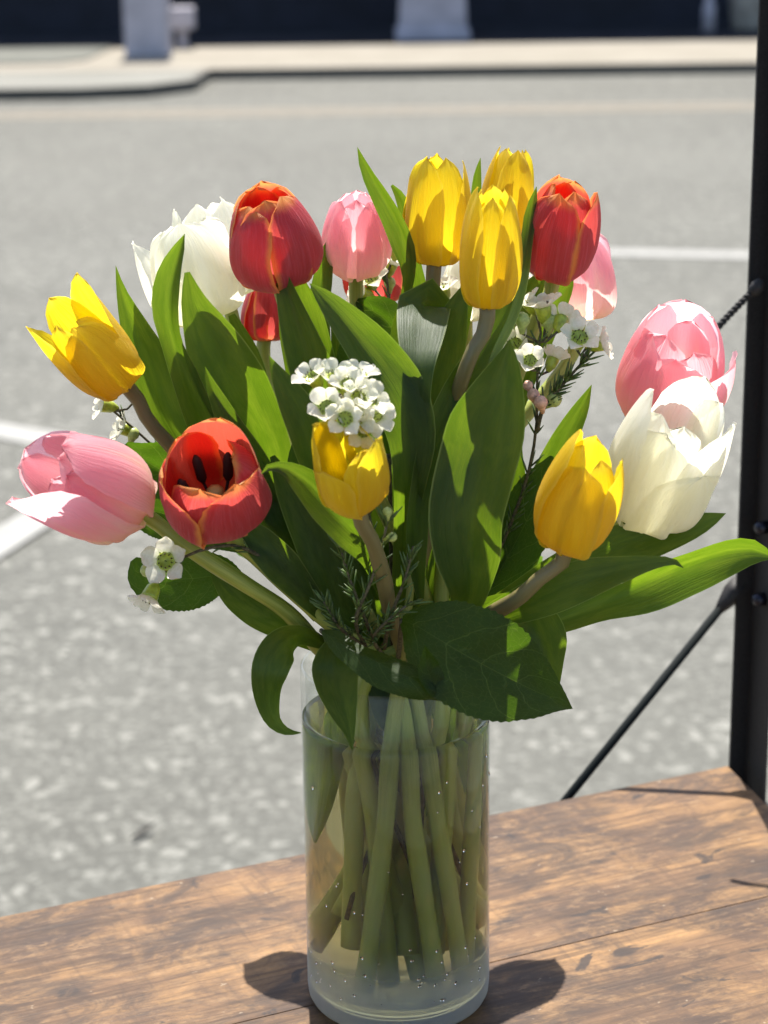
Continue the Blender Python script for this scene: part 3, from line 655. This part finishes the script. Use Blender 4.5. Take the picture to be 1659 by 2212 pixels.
tulip('Y4', 'yellow tulip rising behind two other yellow tulips', 'yellow', (1086, 540, .075), (1108, 318, .08), 122, 20, tipr=.46, shape='point', over={4: dict(flare=.2), 3: dict(tipr=.5)})
tulip('Y3', 'slim closed yellow tulip before the taller yellow ones', 'yellow', (1052, 664, -.028), (1066, 408, -.028), 138, 60, tipr=.6, shape='point', w=.9, over={5: dict(flare=.0, tipr=.55), 3: dict(tipr=.6), 0: dict(tipr=.45, wav=.06)}, via=((1036, 730, -.03), (1003, 805, -.032), (950, 1000, -.01), (890, 1250, 0)))
tulip('R3', 'closed red tulip next to the slim yellow tulip', 'red', (1196, 592, .03), (1226, 402, .012), 170, -20, tipr=.42, w=1.0, over={4: dict(phi=88, flare=.12, tipr=.62), 5: dict(phi=215, ls=1.05), 3: dict(phi=-25)}, via=((1180, 640, .03), (1120, 800, .03), (960, 1200, .01)))
tulip('P3', 'pink tulip half hidden behind the red tulip', 'pink', (1246, 692, .085), (1236, 505, .09), 178, 30, tipr=.55, over={4: dict(flare=.15, tipr=.75), 5: dict(flare=.1, tipr=.75)})
tulip('P4', 'large pink tulip with many petals behind the big white tulip', 'pink', (1436, 900, .02), (1474, 704, -.004), 250, 20, tipr=.62, w=.95,
      over={3: dict(phi=-62, tipr=.52, ls=.98, ov=.06), 4: dict(phi=66, flare=.14, tipr=.90, ls=.92), 5: dict(phi=180, ls=1.08), 0: dict(phi=2, ls=.86, tipr=.66, rs=.98), 1: dict(phi=122, ls=1.04, tipr=.62), 2: dict(phi=-122, ls=1.06, tipr=.6), 6: dict(phi=34, rs=.84, ls=.93, tipr=.6), 7: dict(phi=-28, rs=.80, ls=.98, tipr=.5), 8: dict(phi=150, rs=.7, ls=1.0, tipr=.5)},
      via=((1405, 1000, .02), (1330, 1150, .02), (1100, 1330, .01)))
tulip('W3', 'largest white tulip, cream at the base, opening beside the black post', 'white', (1384, 1110, -.03), (1488, 862, -.058), 244, 10, tipr=.66, w=.98, wav=.045,
      over={3: dict(phi=-8, ls=.84, tipr=.62), 4: dict(phi=84, flare=.05, tipr=.84, ls=1.0), 5: dict(phi=-72, tipr=.66, shape='point', ls=1.06), 0: dict(phi=46, ls=.66, tipr=.92, rs=1.05), 1: dict(phi=165, tipr=.62, ls=1.06), 2: dict(phi=-34, ls=.92, tipr=.55), 6: dict(phi=118, rs=.9, ls=1.02, tipr=.7), 7: dict(phi=20, rs=.78, ls=.86, tipr=.5)},
      via=((1360, 1160, -.025), (1230, 1270, -.02), (1040, 1370, -.01)))
tulip('Y5', 'yellow tulip on a curved brown stem before the largest white tulip', 'yellow', (1222, 1178, -.085), (1288, 948, -.102), 180, 5, tipr=.4, w=1.0, shape='point',
      over={3: dict(phi=-8, ls=.84, tipr=.5, shape='round'), 4: dict(phi=95, tipr=.66, ls=.9, flare=.08), 5: dict(phi=-95, tipr=.42, ls=1.04, shape='round'), 0: dict(phi=45, tipr=.4, ls=.88)},
      via=((1180, 1238, -.082), (1122, 1290, -.075), (1058, 1328, -.06), (930, 1400, -.035)), nk=(.004, -.034), bottom=(-.017, -.030, .021))
tulip('Y6', 'small cupped yellow tulip below the white blossom cluster', 'yellow', (774, 1092, -.105), (743, 944, -.120), 160, 20, tipr=.82, w=.98, wav=.05, shape='round',
      over={3: dict(phi=-48, ls=.78, tipr=.95), 4: dict(phi=62, ls=1.06, tipr=.95), 5: dict(phi=215, ls=1.1), 0: dict(phi=28, ls=.93, tipr=.72), 1: dict(phi=135), 2: dict(phi=-112, ls=1.14, tipr=.9)},
      via=((800, 1160, -.095), (826, 1240, -.075), (845, 1330, -.05)), nk=(.008, -.026), bottom=(.031, -.021, .020))
tulip('R4', 'small crimson tulip with yellow base peeping out behind the red one', 'red', (572, 736, .10), (575, 600, .105), 105, 20, tipr=.4)
tulip('R5', 'crimson tulip mostly hidden behind the pale pink tulip', 'red', (812, 655, .12), (806, 500, .125), 140, 10, tipr=.5, over={3: dict(flare=.1)})
tulip('W4', 'white tulip mostly hidden behind the yellow tulips', 'white', (1005, 695, .10), (1000, 552, .105), 105, 10, tipr=.5)
tulip('W5', 'cream tulip almost hidden between slim yellow and red tulips', 'white', (1135, 720, .11), (1128, 590, .115), 90, 30, tipr=.5)

# ------------------------------------------------------------------ blades: tulip leaves and serrated leaves
def blade(name, rows, mat, parent, cup=0.25, NV=30, NU=11, wave=0.05, serr=0.0, seed=0, drape=0.0):
    """rows tip -> base: (px, py, world y, half width px, roll degrees)"""
    rows = [tuple(r_) + (0,) * (5 - len(r_)) for r_ in rows]
    sm = []
    for x, y, d, h, ro in rows:
        p = P(x, y, d); sm.append((p.x, p.y, p.z, max(h, 0.2) * px2m(p), math.radians(ro)))
    sm = cr(sm, NV); rng = random.Random(seed * 7 + 3); s1, s2 = rng.uniform(0, 50), rng.uniform(0, 50)
    V, U = [], []
    for i in range(NV):
        p = Vector(sm[i][:3]); t = (Vector(sm[min(i + 1, NV - 1)][:3]) - Vector(sm[max(i - 1, 0)][:3])).normalized()
        n0 = CAM - p; n0 = (n0 - t * n0.dot(t)).normalized()
        n0 = (Matrix.Rotation(sm[i][4], 3, t) @ n0); ac = t.cross(n0)
        h = max(sm[i][3], 0.0001); v = i / (NV - 1)
        for j in range(NU):
            u = -1 + 2 * j / (NU - 1); e = abs(u)
            off = cup * h * (e ** 1.6) + wave * h * math.sin(v * 11 + s1 + (1.5 if u > 0 else 0)) * e * e
            off += 0.16 * h * noise.noise((u * 1.2 + s1, v * 5 + s2, 1.0)) - 0.05 * h * math.exp(-(u / 0.1) ** 2) * (1 if cup >= 0 else -1)
            hh = h * (1 + 0.035 * noise.noise((s2, v * 9, u)) * e)
            if serr and e > 0.99: hh *= 1 + serr * (0.5 if (i % 2) else -0.5)
            V.append(p + ac * u * hh + n0 * off); U.append(((u + 1) / 2, 1 - v))
    return mesh_obj(name, V, grid_faces(NV, NU), mat, parent, U)
LV = [
 ('Y1', [(250, 574, .0, 0), (262, 628, 0, 11), (292, 712, 0, 32), (330, 800, 0, 48), (362, 890, 0, 50), (412, 980, .0, 42), (520, 1130, 0, 34), (690, 1330, 0, 18)], .35),
 ('W1', [(399, 505, -.03, 0), (385, 550, -.03, 19, 25), (371, 610, -.03, 31, 28), (366, 670, -.03, 31, 25), (374, 735, -.028, 24, 15), (400, 810, -.026, 30, 5), (428, 890, -.02, 34), (470, 990, -.01, 30), (640, 1250, 0, 20)], .75),
 ('W2', [(404, 588, -.018, 6), (418, 655, -.018, 30, -10), (458, 748, -.016, 62, -10), (508, 845, -.012, 76, -10), (562, 940, -.005, 58), (610, 1080, .0, 44), (720, 1310, 0, 20)], .3),
 ('W2', [(500, 680, .05, 8), (540, 770, .05, 26, 20), (570, 870, .05, 30, 20), (610, 1000, .04, 28), (720, 1280, .01, 18)], .3),
 ('W1', [(443, 792, -.04, 0), (458, 840, -.04, 14, -15), (490, 910, -.04, 26, -15), (535, 990, -.038, 36, -10), (592, 1090, -.03, 36), (690, 1300, -.01, 20)], .4),
 ('R2', [(713, 508, .045, 0), (706, 545, .045, 14), (697, 600, .045, 21), (688, 670, .04, 24), (700, 850, .03, 26), (790, 1250, 0, 16)], .5),
 ('R2', [(600, 561, -.02, 0), (612, 600, -.02, 16, 20), (632, 665, -.02, 32, 20), (658, 745, -.02, 44, 15), (690, 850, -.02, 48), (735, 1010, -.01, 42), (800, 1290, 0, 18)], .3),
 ('R2', [(640, 590, .01, 10), (642, 660, .01, 46, -20), (660, 760, .01, 58, -20), (690, 880, .01, 54), (790, 1250, 0, 20)], .2),
 ('P2', [(669, 612, -.05, 0), (690, 634, -.05, 15, -12), (738, 688, -.05, 37, -18), (800, 768, -.05, 57, -22), (858, 858, -.05, 66, -22), (886, 945, -.048, 54, -15), (885, 1040, -.045, 36, -5), (872, 1160, -.03, 22), (858, 1320, -.01, 14)], .3),
 ('Y6', [(581, 768, -.06, 0), (598, 805, -.06, 16, -10), (630, 865, -.06, 36, -12), (662, 930, -.06, 44, -10), (690, 1010, -.05, 36), (770, 1200, -.03, 22), (830, 1340, -.01, 12)], .35),
 ('Y2', [(772, 318, .02, 0), (788, 358, .02, 11, 20), (820, 414, .02, 21, 25), (850, 470, .02, 26, 25), (872, 530, .02, 25, 10), (880, 585, .022, 17, -30), (872, 640, .025, 16, -40), (862, 720, .02, 24, -20), (880, 900, .01, 26), (880, 1250, 0, 14)], .5),
 ('Y2', [(846, 400, .04, 3), (866, 428, .04, 12), (880, 480, .04, 15), (888, 560, .04, 20), (898, 640, .04, 28), (905, 760, .03, 30), (900, 1000, .02, 22)], .3),
 ('Y4', [(930, 690, .022, 36, 0), (920, 658, .010, 56, 0), (915, 668, -.006, 58, 0), (908, 730, -.030, 50, 0), (903, 800, -.046, 34), (900, 900, -.045, 28), (890, 1200, -.01, 20)], .12),
 ('Y3', [(1006, 612, .0, 3), (992, 655, 0, 22, 10), (968, 730, 0, 42, 10), (948, 810, 0, 46, 5), (930, 920, 0, 40), (890, 1240, 0, 20)], .25),
 ('R3', [(1159, 403, .015, 0), (1150, 450, .015, 13, 15), (1140, 520, .01, 15, 25), (1124, 600, .0, 22, 20), (1094, 680, -.01, 30, 15), (1045, 760, -.02, 33, 5), (985, 860, -.03, 40, -10), (930, 980, -.04, 42, -25), (900, 1090, -.045, 30, -30), (898, 1190, -.045, 22, -10), (908, 1292, -.04, 8)], .45),
 ('Y5', [(1101, 733, -.06, 0), (1096, 775, -.06, 26, 8), (1082, 840, -.06, 58, 10), (1058, 925, -.06, 86, 12), (1032, 1020, -.062, 86, 12), (1012, 1110, -.062, 80, 8), (1010, 1200, -.06, 68), (1010, 1290, -.055, 36), (960, 1380, -.03, 14)], .42),
 ('R3', [(1278, 831, .02, 0), (1256, 880, .02, 17), (1222, 945, .02, 28), (1188, 1020, .02, 36), (1140, 1110, .015, 44), (1060, 1230, .01, 40), (940, 1370, 0, 16)], .25),
 ('Y4', [(1038, 341, .06, 0), (1032, 375, .06, 8), (1028, 430, .06, 12), (1020, 560, .05, 16), (960, 900, .03, 18)], .4),
 ('R3', [(1182, 588, .045, 8), (1164, 612, .045, 22, 10), (1144, 650, .045, 26, 10), (1110, 740, .04, 24), (1000, 1050, .02, 18)], .3),
 ('P3', [(1239, 596, .04, 0), (1228, 616, .04, 12, -10), (1208, 645, .04, 22, -10), (1170, 730, .04, 26), (1040, 1050, .02, 18)], .3),
 ('W3', [(1568, 1109, -.045, 0), (1530, 1124, -.045, 18), (1465, 1146, -.045, 36, 10), (1390, 1168, -.045, 48, 10), (1300, 1196, -.042, 48), (1210, 1238, -.04, 42), (1090, 1305, -.03, 28), (940, 1390, -.01, 14)], .2),
 ('P4', [(1672, 1205, .01, 2), (1625, 1190, .01, 28, -15), (1560, 1196, .01, 48, -32), (1480, 1222, .01, 58, -38), (1390, 1262, .01, 54, -30), (1290, 1305, .01, 38, -5), (1190, 1345, .005, 28), (950, 1400, 0, 14)], .55),
 ('Y5', [(1477, 1227, -.082, 0), (1455, 1213, -.082, 7, 0), (1410, 1216, -.082, 15, 10), (1340, 1232, -.08, 30, 10), (1260, 1254, -.078, 46, 5), (1180, 1285, -.07, 46), (1080, 1326, -.06, 32), (960, 1390, -.03, 14)], .25),
 ('W3', [(1206, 1482, -.05, 3), (1186, 1430, -.05, 34, 10), (1168, 1380, -.05, 54, 10), (1140, 1335, -.045, 52), (1040, 1330, -.03, 34), (930, 1390, -.01, 14)], .3),
 ('Y6', [(564, 1024, -.098, 0), (578, 1011, -.098, 7, 0), (612, 1010, -.098, 14, 0), (655, 1040, -.096, 32, -10), (702, 1090, -.092, 44, -15), (752, 1142, -.085, 42, -10), (800, 1200, -.07, 26), (845, 1320, -.04, 12)], .3),
 ('R1', [(512, 1118, -.05, 8), (545, 1155, -.05, 30), (600, 1212, -.05, 40), (655, 1275, -.045, 30), (720, 1350, -.03, 12)], .35),
 ('R1', [(560, 1000, -.03, 10), (590, 1075, -.03, 46), (640, 1165, -.03, 50), (690, 1255, -.025, 38), (770, 1370, -.01, 14)], .2),
 ('Y1', [(588, 985, -.045, 6), (622, 1055, -.045, 28), (664, 1140, -.045, 40), (702, 1230, -.042, 42), (735, 1320, -.035, 34), (800, 1400, -.02, 14)], .3),
 ('P1', [(455, 1228, -.035, 6), (498, 1280, -.035, 26), (556, 1328, -.033, 30), (620, 1362, -.03, 24), (720, 1410, -.02, 12)], .3),
 ('P1', [(650, 1583, -.068, 1), (622, 1581, -.07, 8), (594, 1562, -.072, 16), (578, 1512, -.075, 28), (582, 1450, -.080, 40), (606, 1398, -.070, 40), (648, 1374, -.048, 24), (700, 1392, -.03, 12)], -.25),
 ('R1', [(761, 1620, -.062, 1), (755, 1582, -.062, 13), (740, 1530, -.062, 34), (728, 1478, -.062, 48), (724, 1435, -.060, 50), (735, 1398, -.050, 34), (780, 1390, -.02, 14)], -.3),
 ('Y6', [(842, 1592, -.03, 2), (836, 1545, -.03, 28), (832, 1490, -.028, 38), (840, 1420, -.015, 28), (850, 1380, -.0, 14)], .2),
 ('Y3', [(716, 700, .03, 2), (724, 730, .03, 9), (726, 770, .03, 11), (740, 900, .02, 14)], .3),
 ('W4', [(742, 870, .0, 6), (700, 960, .0, 40), (720, 1080, .0, 50), (790, 1280, 0, 24)], .2),
 ('Y2', [(650, 930, -.02, 8), (650, 1000, -.02, 30), (690, 1120, -.02, 40), (780, 1320, -.01, 20)], .25),
 ('W5', [(960, 940, .01, 8), (965, 1040, .01, 46), (950, 1180, .01, 50), (900, 1350, 0, 20)], .2),
 ('W1', [(742, 1800, .012, 2), (738, 1720, .012, 26), (738, 1640, .014, 40), (750, 1540, .014, 40), (790, 1440, .008, 20), (830, 1380, 0, 10)], .3),
 ('P4', [(985, 1850, .015, 2), (985, 1760, .015, 22), (980, 1660, .016, 34), (960, 1550, .014, 34), (910, 1440, .008, 18), (880, 1380, 0, 10)], .3),
 ('R2', [(880, 1760, .022, 2), (885, 1690, .022, 22), (880, 1610, .022, 30), (870, 1500, .015, 24), (862, 1400, 0, 12)], .3),
 ('P2', [(700, 900, .05, 6), (690, 1000, .05, 52), (720, 1130, .045, 62), (800, 1330, .02, 22)], .2),
 ('R5', [(800, 880, .05, 6), (800, 1000, .05, 56), (820, 1150, .045, 60), (840, 1340, .02, 22)], .2),
 ('Y4', [(1000, 980, .055, 6), (990, 1080, .055, 60), (950, 1210, .045, 58), (890, 1350, .02, 20)], .2),
 ('W2', [(480, 1050, .05, 6), (540, 1120, .05, 44), (620, 1220, .045, 52), (760, 1360, .02, 18)], .2),
 ('R4', [(560, 820, .06, 5), (590, 930, .06, 40), (650, 1080, .05, 50), (780, 1320, .02, 20)], .2),
 ('P4', [(1180, 1150, .05, 6), (1110, 1220, .05, 46), (1020, 1300, .04, 46), (910, 1380, .02, 16)], .2),
 ('W4', [(860, 1120, .03, 6), (850, 1200, .03, 48), (850, 1300, .02, 46), (855, 1400, .01, 20)], .2),
 ('R3', [(950, 1150, .03, 6), (940, 1230, .03, 48), (900, 1330, .02, 40), (870, 1410, .01, 18)], .2),
 ('P3', [(1120, 960, .03, 8), (1090, 1060, .03, 46), (1020, 1200, .02, 50), (920, 1370, 0, 18)], .2),
]
for n, (key, rows, cup) in enumerate(LV): blade('leaf', rows, LEAF, TUL[key], cup, seed=n)
def pj(x, y, z):
    v = Vector((x, y, z)) - CAM; d = v.dot(fw); return PW / 2 + F * v.dot(RT) / d, PH / 2 - F * v.dot(UP) / d, y
# serrated shrub leaves tucked between the stems
def shrub(label, rows_list, cups, petiole=None):
    base = P(*rows_list[0][-1][:3])
    root = thing('serrated_leaf_sprig', label, 'leaf sprig', base, 'serrated shrub leaves')
    for i, (rows, cp_) in enumerate(zip(rows_list, cups)):
        blade('leaf', rows, SHRUB, root, cp_, NV=58, NU=17, wave=0.05, serr=0.035, seed=90 + len(label) + i)
    r0_ = rows_list[0]; a = P(*r0_[-1][:3]); nk = Vector((a.x * 0.2, a.y * 0.2 , ZT + VH - 0.004)); bt = Vector((-a.x * 0.15, 0.01, ZT + 0.05))
    pts = cr([tuple(a), tuple(a.lerp(nk, 0.5)), tuple(nk), tuple(nk.lerp(bt, .5)), tuple(bt)], 20)
    MB().tube(pts, 0.0013, 8).build('stalk', TWIG, root)
shrub('large dark green veined leaf hanging over the rim of the vase', [[(1237, 1531, -.085, 0), (1205, 1514, -.09, 26, 0), (1150, 1490, -.095, 70, 0), (1080, 1455, -.1, 108, 0), (1005, 1415, -.098, 112, 0), (940, 1376, -.09, 88), (895, 1350, -.08, 48), (868, 1340, -.07, 10)]], [.10])
shrub('curled serrated leaf lying across the front rim of the vase', [[(962, 1512, -.10, 6, 0), (930, 1490, -.108, 26, 15), (880, 1462, -.11, 42, 25), (815, 1432, -.105, 42, 30), (755, 1402, -.095, 28, 25), (712, 1374, -.085, 18, 0), (694, 1362, -.08, 4)],
       [(918, 1394, -.112, 1, 0), (920, 1420, -.108, 16, -20), (924, 1450, -.106, 30, -30), (938, 1482, -.105, 26, -30), (958, 1508, -.10, 5)]], [-.5, .3])
shrub('scalloped dark leaf hanging below the small waxflower', [[(288, 1208, -.02, 8), (310, 1235, -.02, 44), (355, 1250, -.02, 66), (415, 1250, -.018, 66), (475, 1245, -.015, 44), (540, 1270, -.01, 8)]], [.1])
shrub('green leaf tucked between the pink and the open red tulip', [[(272, 958, .0, 6), (300, 985, 0, 38), (338, 1010, 0, 60), (380, 1030, 0, 58), (430, 1070, 0, 30), (520, 1160, 0, 6)], [(284, 1088, .01, 8), (310, 1100, .01, 42), (360, 1112, .01, 56), (420, 1140, .01, 40), (520, 1190, .0, 6)]], [.15, .15])
shrub('very dark leaf in the gap beside the curved brown stem', [[(1192, 985, -.0, 4), (1172, 1040, 0, 42), (1140, 1120, 0, 62), (1098, 1200, -.0, 58), (1050, 1280, 0, 34), (960, 1370, 0, 5)]], [.15])
shrub('small crinkled green leaf peeping out behind the bright tulip leaf', [[(752, 728, .01, 10), (756, 750, .01, 28), (768, 790, .01, 36), (800, 860, .01, 20), (840, 980, .01, 5)]], [.2])
shrub('dark leaf lying out flat at the back of the vase rim over the street side', [[(*pj(-.095, .150, ZT + .212), 4, 0), (*pj(-.085, .146, ZT + .215), 60, 78), (*pj(-.068, .138, ZT + .216), 85, 78), (*pj(-.045, .110, ZT + .214), 60, 78), (*pj(-.02, .05, ZT + .208), 8, 60)]], [.05])  # added out of sight, only to cast a shadow on the table
shrub('dark leaf lying out flat behind the large veined leaf', [[(*pj(.085, .150, ZT + .205), 4, 0), (*pj(.078, .140, ZT + .209), 50, 78), (*pj(.064, .125, ZT + .212), 80, 78), (*pj(.045, .10, ZT + .212), 60, 78), (*pj(.02, .05, ZT + .206), 8, 60)]], [.05])  # second unseen leaf, put in for its shadow beside the vase
shrub('dark leaf in the shade under the pale pink tulip', [[(770, 650, .06, 6), (800, 668, .06, 34), (840, 700, .055, 46), (860, 760, .05, 40), (880, 900, .03, 8)]], [.2])

# ------------------------------------------------------------------ waxflower sprigs
def blossom(root, c, nrm, R, rng, openness=0.55, label=None):
    """five round petals round a lime cup; nrm = way the flower faces"""
    nrm = Vector(nrm).normalized(); a = nrm.cross(Vector((0.2, 0.1, 1))).normalized(); b_ = nrm.cross(a)
    rc_ = R * 0.36
    prof = [(0.10, -0.95), (0.34, -0.55), (0.40, -0.15), (0.42, 0.0), (0.36, 0.02), (0.28, -0.10), (0.05, -0.16)]
    V = []
    for r_, z in prof: V += [c + (a * math.cos(t * math.pi / 6) + b_ * math.sin(t * math.pi / 6)) * r_ * R + nrm * z * R for t in range(12)]
    n = len(prof)
    bl = mesh_obj('blossom', V, grid_faces(n, 12, 0, True) + [tuple((n - 1) * 12 + t for t in range(12)), tuple(range(11, -1, -1))], CUP, root)
    ph = rng.uniform(0, 6.28)
    for k in range(5):
        w = ph + k * 2 * math.pi / 5 + rng.uniform(-.12, .12); er = a * math.cos(w) + b_ * math.sin(w); et = -a * math.sin(w) + b_ * math.cos(w)
        op = openness + rng.uniform(-.2, .2); V, U = [], []; s = rng.uniform(.9, 1.12)
        for i in range(8):
            v = i / 7; hw = 0.415 * R * s * math.sin(math.pi * (0.10 + 0.87 * v)) ** 0.5
            ang = op * 1.3 * (1 - 0.55 * v) + (0.35 * v * v)
            rr = rc_ + R * 0.74 * s * v * math.cos(ang * 0.8); hz = R * 0.62 * v * math.sin(op * 1.25) * (1 - 0.12 * v) 
            for j in range(7):
                u = -1 + j / 3
                V.append(c + er * (rr - 0.10 * R * u * u * v) + et * hw * u + nrm * (hz + 0.20 * R * u * u * math.sin(math.pi * v * .8) + 0.05 * R * noise.noise((u * 2 + w, v * 3, ph)))); U.append(((u + 1) / 2, v))
        mesh_obj('petal', V, grid_faces(8, 7), WAX, bl, U)
    mb = MB()
    for k in range(10):
        w = ph + k * 0.628; er = a * math.cos(w) + b_ * math.sin(w); q = c + er * R * 0.34; q2 = q + nrm * R * 0.14 - er * R * 0.05
        mb.tube([q, q2, q2 + nrm * R * .02, q2 + nrm * R * .07], [R * .014, R * .012, R * .038, R * .01], 5)
    mb.tube([c - nrm * R * .15, c + nrm * R * .2], R * .02, 5); st = mb.build('stamen_ring', ANTH, bl); st['kind'] = 'stuff'
    return bl
def bud(root, c, d, R, mat):
    d = Vector(d).normalized(); MB().tube([c - d * R * 1.9, c - d * R * .9, c - d * R * .45, c + d * R * .1, c + d * R * .65, c + d * R * .95], [R * .28, R * .62, R * .95, R, R * .72, R * .15], 10).build('bud', mat, root)
def needles(mb, pts, rng, n, ln, spread=0.75):
    for i in range(n):
        t = rng.random() * (len(pts) - 1.001); k = int(t); p = Vector(pts[k]).lerp(Vector(pts[k + 1]), t - k); tg = (Vector(pts[k]) - Vector(pts[k + 1])).normalized()
        s = Vector((rng.gauss(0, 1), rng.gauss(0, 1), rng.gauss(0, 1))); s = (s - tg * s.dot(tg)).normalized()
        d = (tg + s * spread).normalized(); l_ = ln * rng.uniform(.6, 1.15)
        mb.tube([p, p + d * l_ * .5 + tg * l_ * .05, p + d * l_ + tg * l_ * .12], [.00045, .00062, .0002], 5)
def sprig(label, flowers, buds, twigs, seed, needle_n=40, needle_len=.009, twig_r=.0011):
    """flowers: (px,py,y,R px, facing dx,dy(up),dz(to camera), open) in photo-facing axes"""
    rng = random.Random(seed); root = thing('waxflower_sprig', label, 'flower sprig', P(*twigs[0][-1]), 'waxflower sprigs')
    mb, nb = MB(), MB(); ends = []
    for tw in twigs:
        tail = [] if tw is not twigs[0] else [(0.012 * math.sin(seed * 2.1), 0.012 * math.cos(seed * 1.7), ZT + VH - 0.01), (0.028 * math.sin(seed * 1.3), 0.020 * math.cos(seed * 2.3) - .006, ZT + 0.045 + 0.004 * seed)]
        pts = cr([tuple(P(*q)) for q in tw], 14)
        if tail: mb.tube(cr([pts[-2], pts[-1]] + tail, 14), twig_r * 1.15, 7)
        mb.tube(pts, [twig_r * (.55 + .6 * i / 13) for i in range(14)], 7)
        needles(nb, pts[:11], rng, int(needle_n / len(twigs)) + 1, needle_len); ends += [Vector(q) for q in pts[:10]]
    def face(f): return (RT * f[0] + UP * f[1] - fw * f[2]).normalized()
    for x, y, d, R, f, op in flowers:
        c = P(x, y, d); Rm = R * 1.1 * px2m(c); n = face(f); blossom(root, c, n, Rm, rng, op)
        back = c - n * Rm * .9; e = min(ends, key=lambda q: (q - back).length); mb.tube([back, back.lerp(e, .5) - n * Rm * .3, e], [.0007, .0006, .0007], 6)
    for x, y, d, R, f, mt in buds:
        c = P(x, y, d); Rm = R * px2m(c); n = face(f); bud(root, c, n, Rm, mt)
        back = c - n * Rm * 1.8; e = min(ends, key=lambda q: (q - back).length); mb.tube([back, e], [.0006, .0006], 6)
    mb.build('twig', TWIG, root); nn = nb.build('needle_leaves', NEEDLE, root); nn['kind'] = 'stuff'
sprig('dense dome of white waxflower blossoms above the small cupped yellow tulip',
      [(675, 812, -.085, 40, (-.4, .6, .6), .45), (706, 880, -.11, 42, (-.15, .35, .9), .8), (722, 812, -.09, 40, (0, .75, .55), .5), (752, 830, -.10, 40, (.1, .5, .6), .55), (778, 808, -.085, 38, (.15, .8, .4), .5),
       (775, 858, -.105, 40, (.2, .55, .7), .45), (800, 862, -.10, 40, (.45, .45, .6), .35), (745, 905, -.115, 40, (-.1, .2, .9), .45), (770, 902, -.11, 40, (.1, .1, .95), .4), (812, 895, -.10, 40, (.55, .2, .65), .35), (785, 930, -.11, 38, (.1, -.3, .9), .4)], [],
      [[(745, 850, -.075), (770, 960, -.06), (790, 1080, -.05), (820, 1220, -.04), (850, 1400, -.01)]], 1, 40)
sprig('white waxflower blossoms with green and pink buds below the red tulip',
      [(1172, 662, .0, 42, (-.15, .85, .25), .55), (1140, 652, .01, 34, (-.5, .7, .1), .45), (1212, 690, .0, 38, (.2, .6, -.5), .4), (1252, 728, -.02, 44, (.1, .45, .85), .55), (1300, 742, -.01, 36, (.85, .25, .2), .35), (1145, 778, -.03, 34, (.05, .35, .9), .95), (1112, 742, -.01, 36, (-.3, .4, .7), .5), (1092, 705, .0, 34, (-.5, .4, .5), .5), (1195, 775, .0, 32, (.3, .7, -.2), .9)],
      [(1128, 690, -.01, 17, (0, 1, .1), BUDG), (1188, 695, -.0, 18, (.1, 1, .1), BUDG), (1168, 868, -.03, 15, (-.2, .8, .5), BUDP), (1152, 852, -.025, 14, (-.3, .9, .3), BUDP), (1198, 862, -.01, 17, (.8, .6, .2), BUDG), (1140, 832, -.02, 11, (-.4, .8, .3), BUDP)],
      [[(1165, 740, -.01), (1160, 830, -.01), (1158, 930, -.005), (1130, 1060, .0), (1050, 1240, .0), (930, 1400, 0)], [(1270, 770, -.015), (1225, 820, -.012), (1175, 880, -.01), (1160, 930, -.005)]], 2, 120, .0095)
sprig('single open waxflower with lime centre beside the slanting tulip stem',
      [(358, 1212, -.075, 46, (-.1, .1, 1), .12), (322, 1292, -.07, 42, (-.35, -.85, .35), .5)], [(318, 1232, -.068, 16, (-1, -.1, .2), BUDG)],
      [[(392, 1206, -.07), (430, 1190, -.066), (505, 1178, -.06), (600, 1230, -.045), (720, 1370, -.02)]], 3, 34, .0085, .0013)
sprig('small waxflowers showing below the outermost yellow tulip',
      [(222, 875, .03, 34, (-.9, .2, .2), .5), (285, 832, .03, 32, (-.3, .8, .3), .5), (265, 925, .03, 32, (-.8, .4, .3), .4)], [(288, 936, .03, 14, (.3, 1, 0), BUDG)],
      [[(245, 888, .03), (300, 935, .03), (380, 1010, .03), (600, 1220, .01), (760, 1380, 0)]], 4, 20)
sprig('needle-leaved sprig with two green buds beside the brown tulip stem', [], [(837, 1105, -.085, 11, (0, 1, .1), BUDG), (848, 1160, -.085, 11, (.9, .3, .3), BUDG)],
      [[(836, 1128, -.085), (826, 1180, -.083), (800, 1260, -.08), (770, 1330, -.075), (790, 1400, -.04)], [(735, 1180, -.075), (752, 1240, -.075), (778, 1310, -.073), (810, 1390, -.04)], [(893, 1180, -.07), (875, 1250, -.07), (845, 1330, -.065), (830, 1400, -.04)], [(890, 1300, -.08), (850, 1330, -.078), (810, 1370, -.07), (830, 1420, -.03)], [(700, 1300, -.075), (730, 1350, -.072), (790, 1400, -.05)]], 5, 190, .0095)
sprig('waxflowers in the shade behind the pale pink tulip',
      [(800, 600, .08, 38, (-.2, .5, .7), .5), (780, 632, .08, 34, (-.7, .2, .5), .5), (845, 570, .09, 34, (.3, .8, .2), .4), (852, 540, .09, 32, (.2, .8, -.1), .4)], [(842, 610, .09, 13, (0, 1, 0), BUDG)],
      [[(835, 590, .085), (842, 680, .08), (845, 800, .06), (860, 1100, .03), (860, 1400, .01)]], 6, 60)
sprig('waxflowers peeping out between the tall yellow tulip stems',
      [(958, 622, .06, 32, (-.2, .7, .4), .5), (950, 660, .06, 28, (-.5, .3, .6), .5)], [], [[(960, 650, .065), (950, 800, .05), (900, 1100, .03), (870, 1400, .01)]], 7, 20)
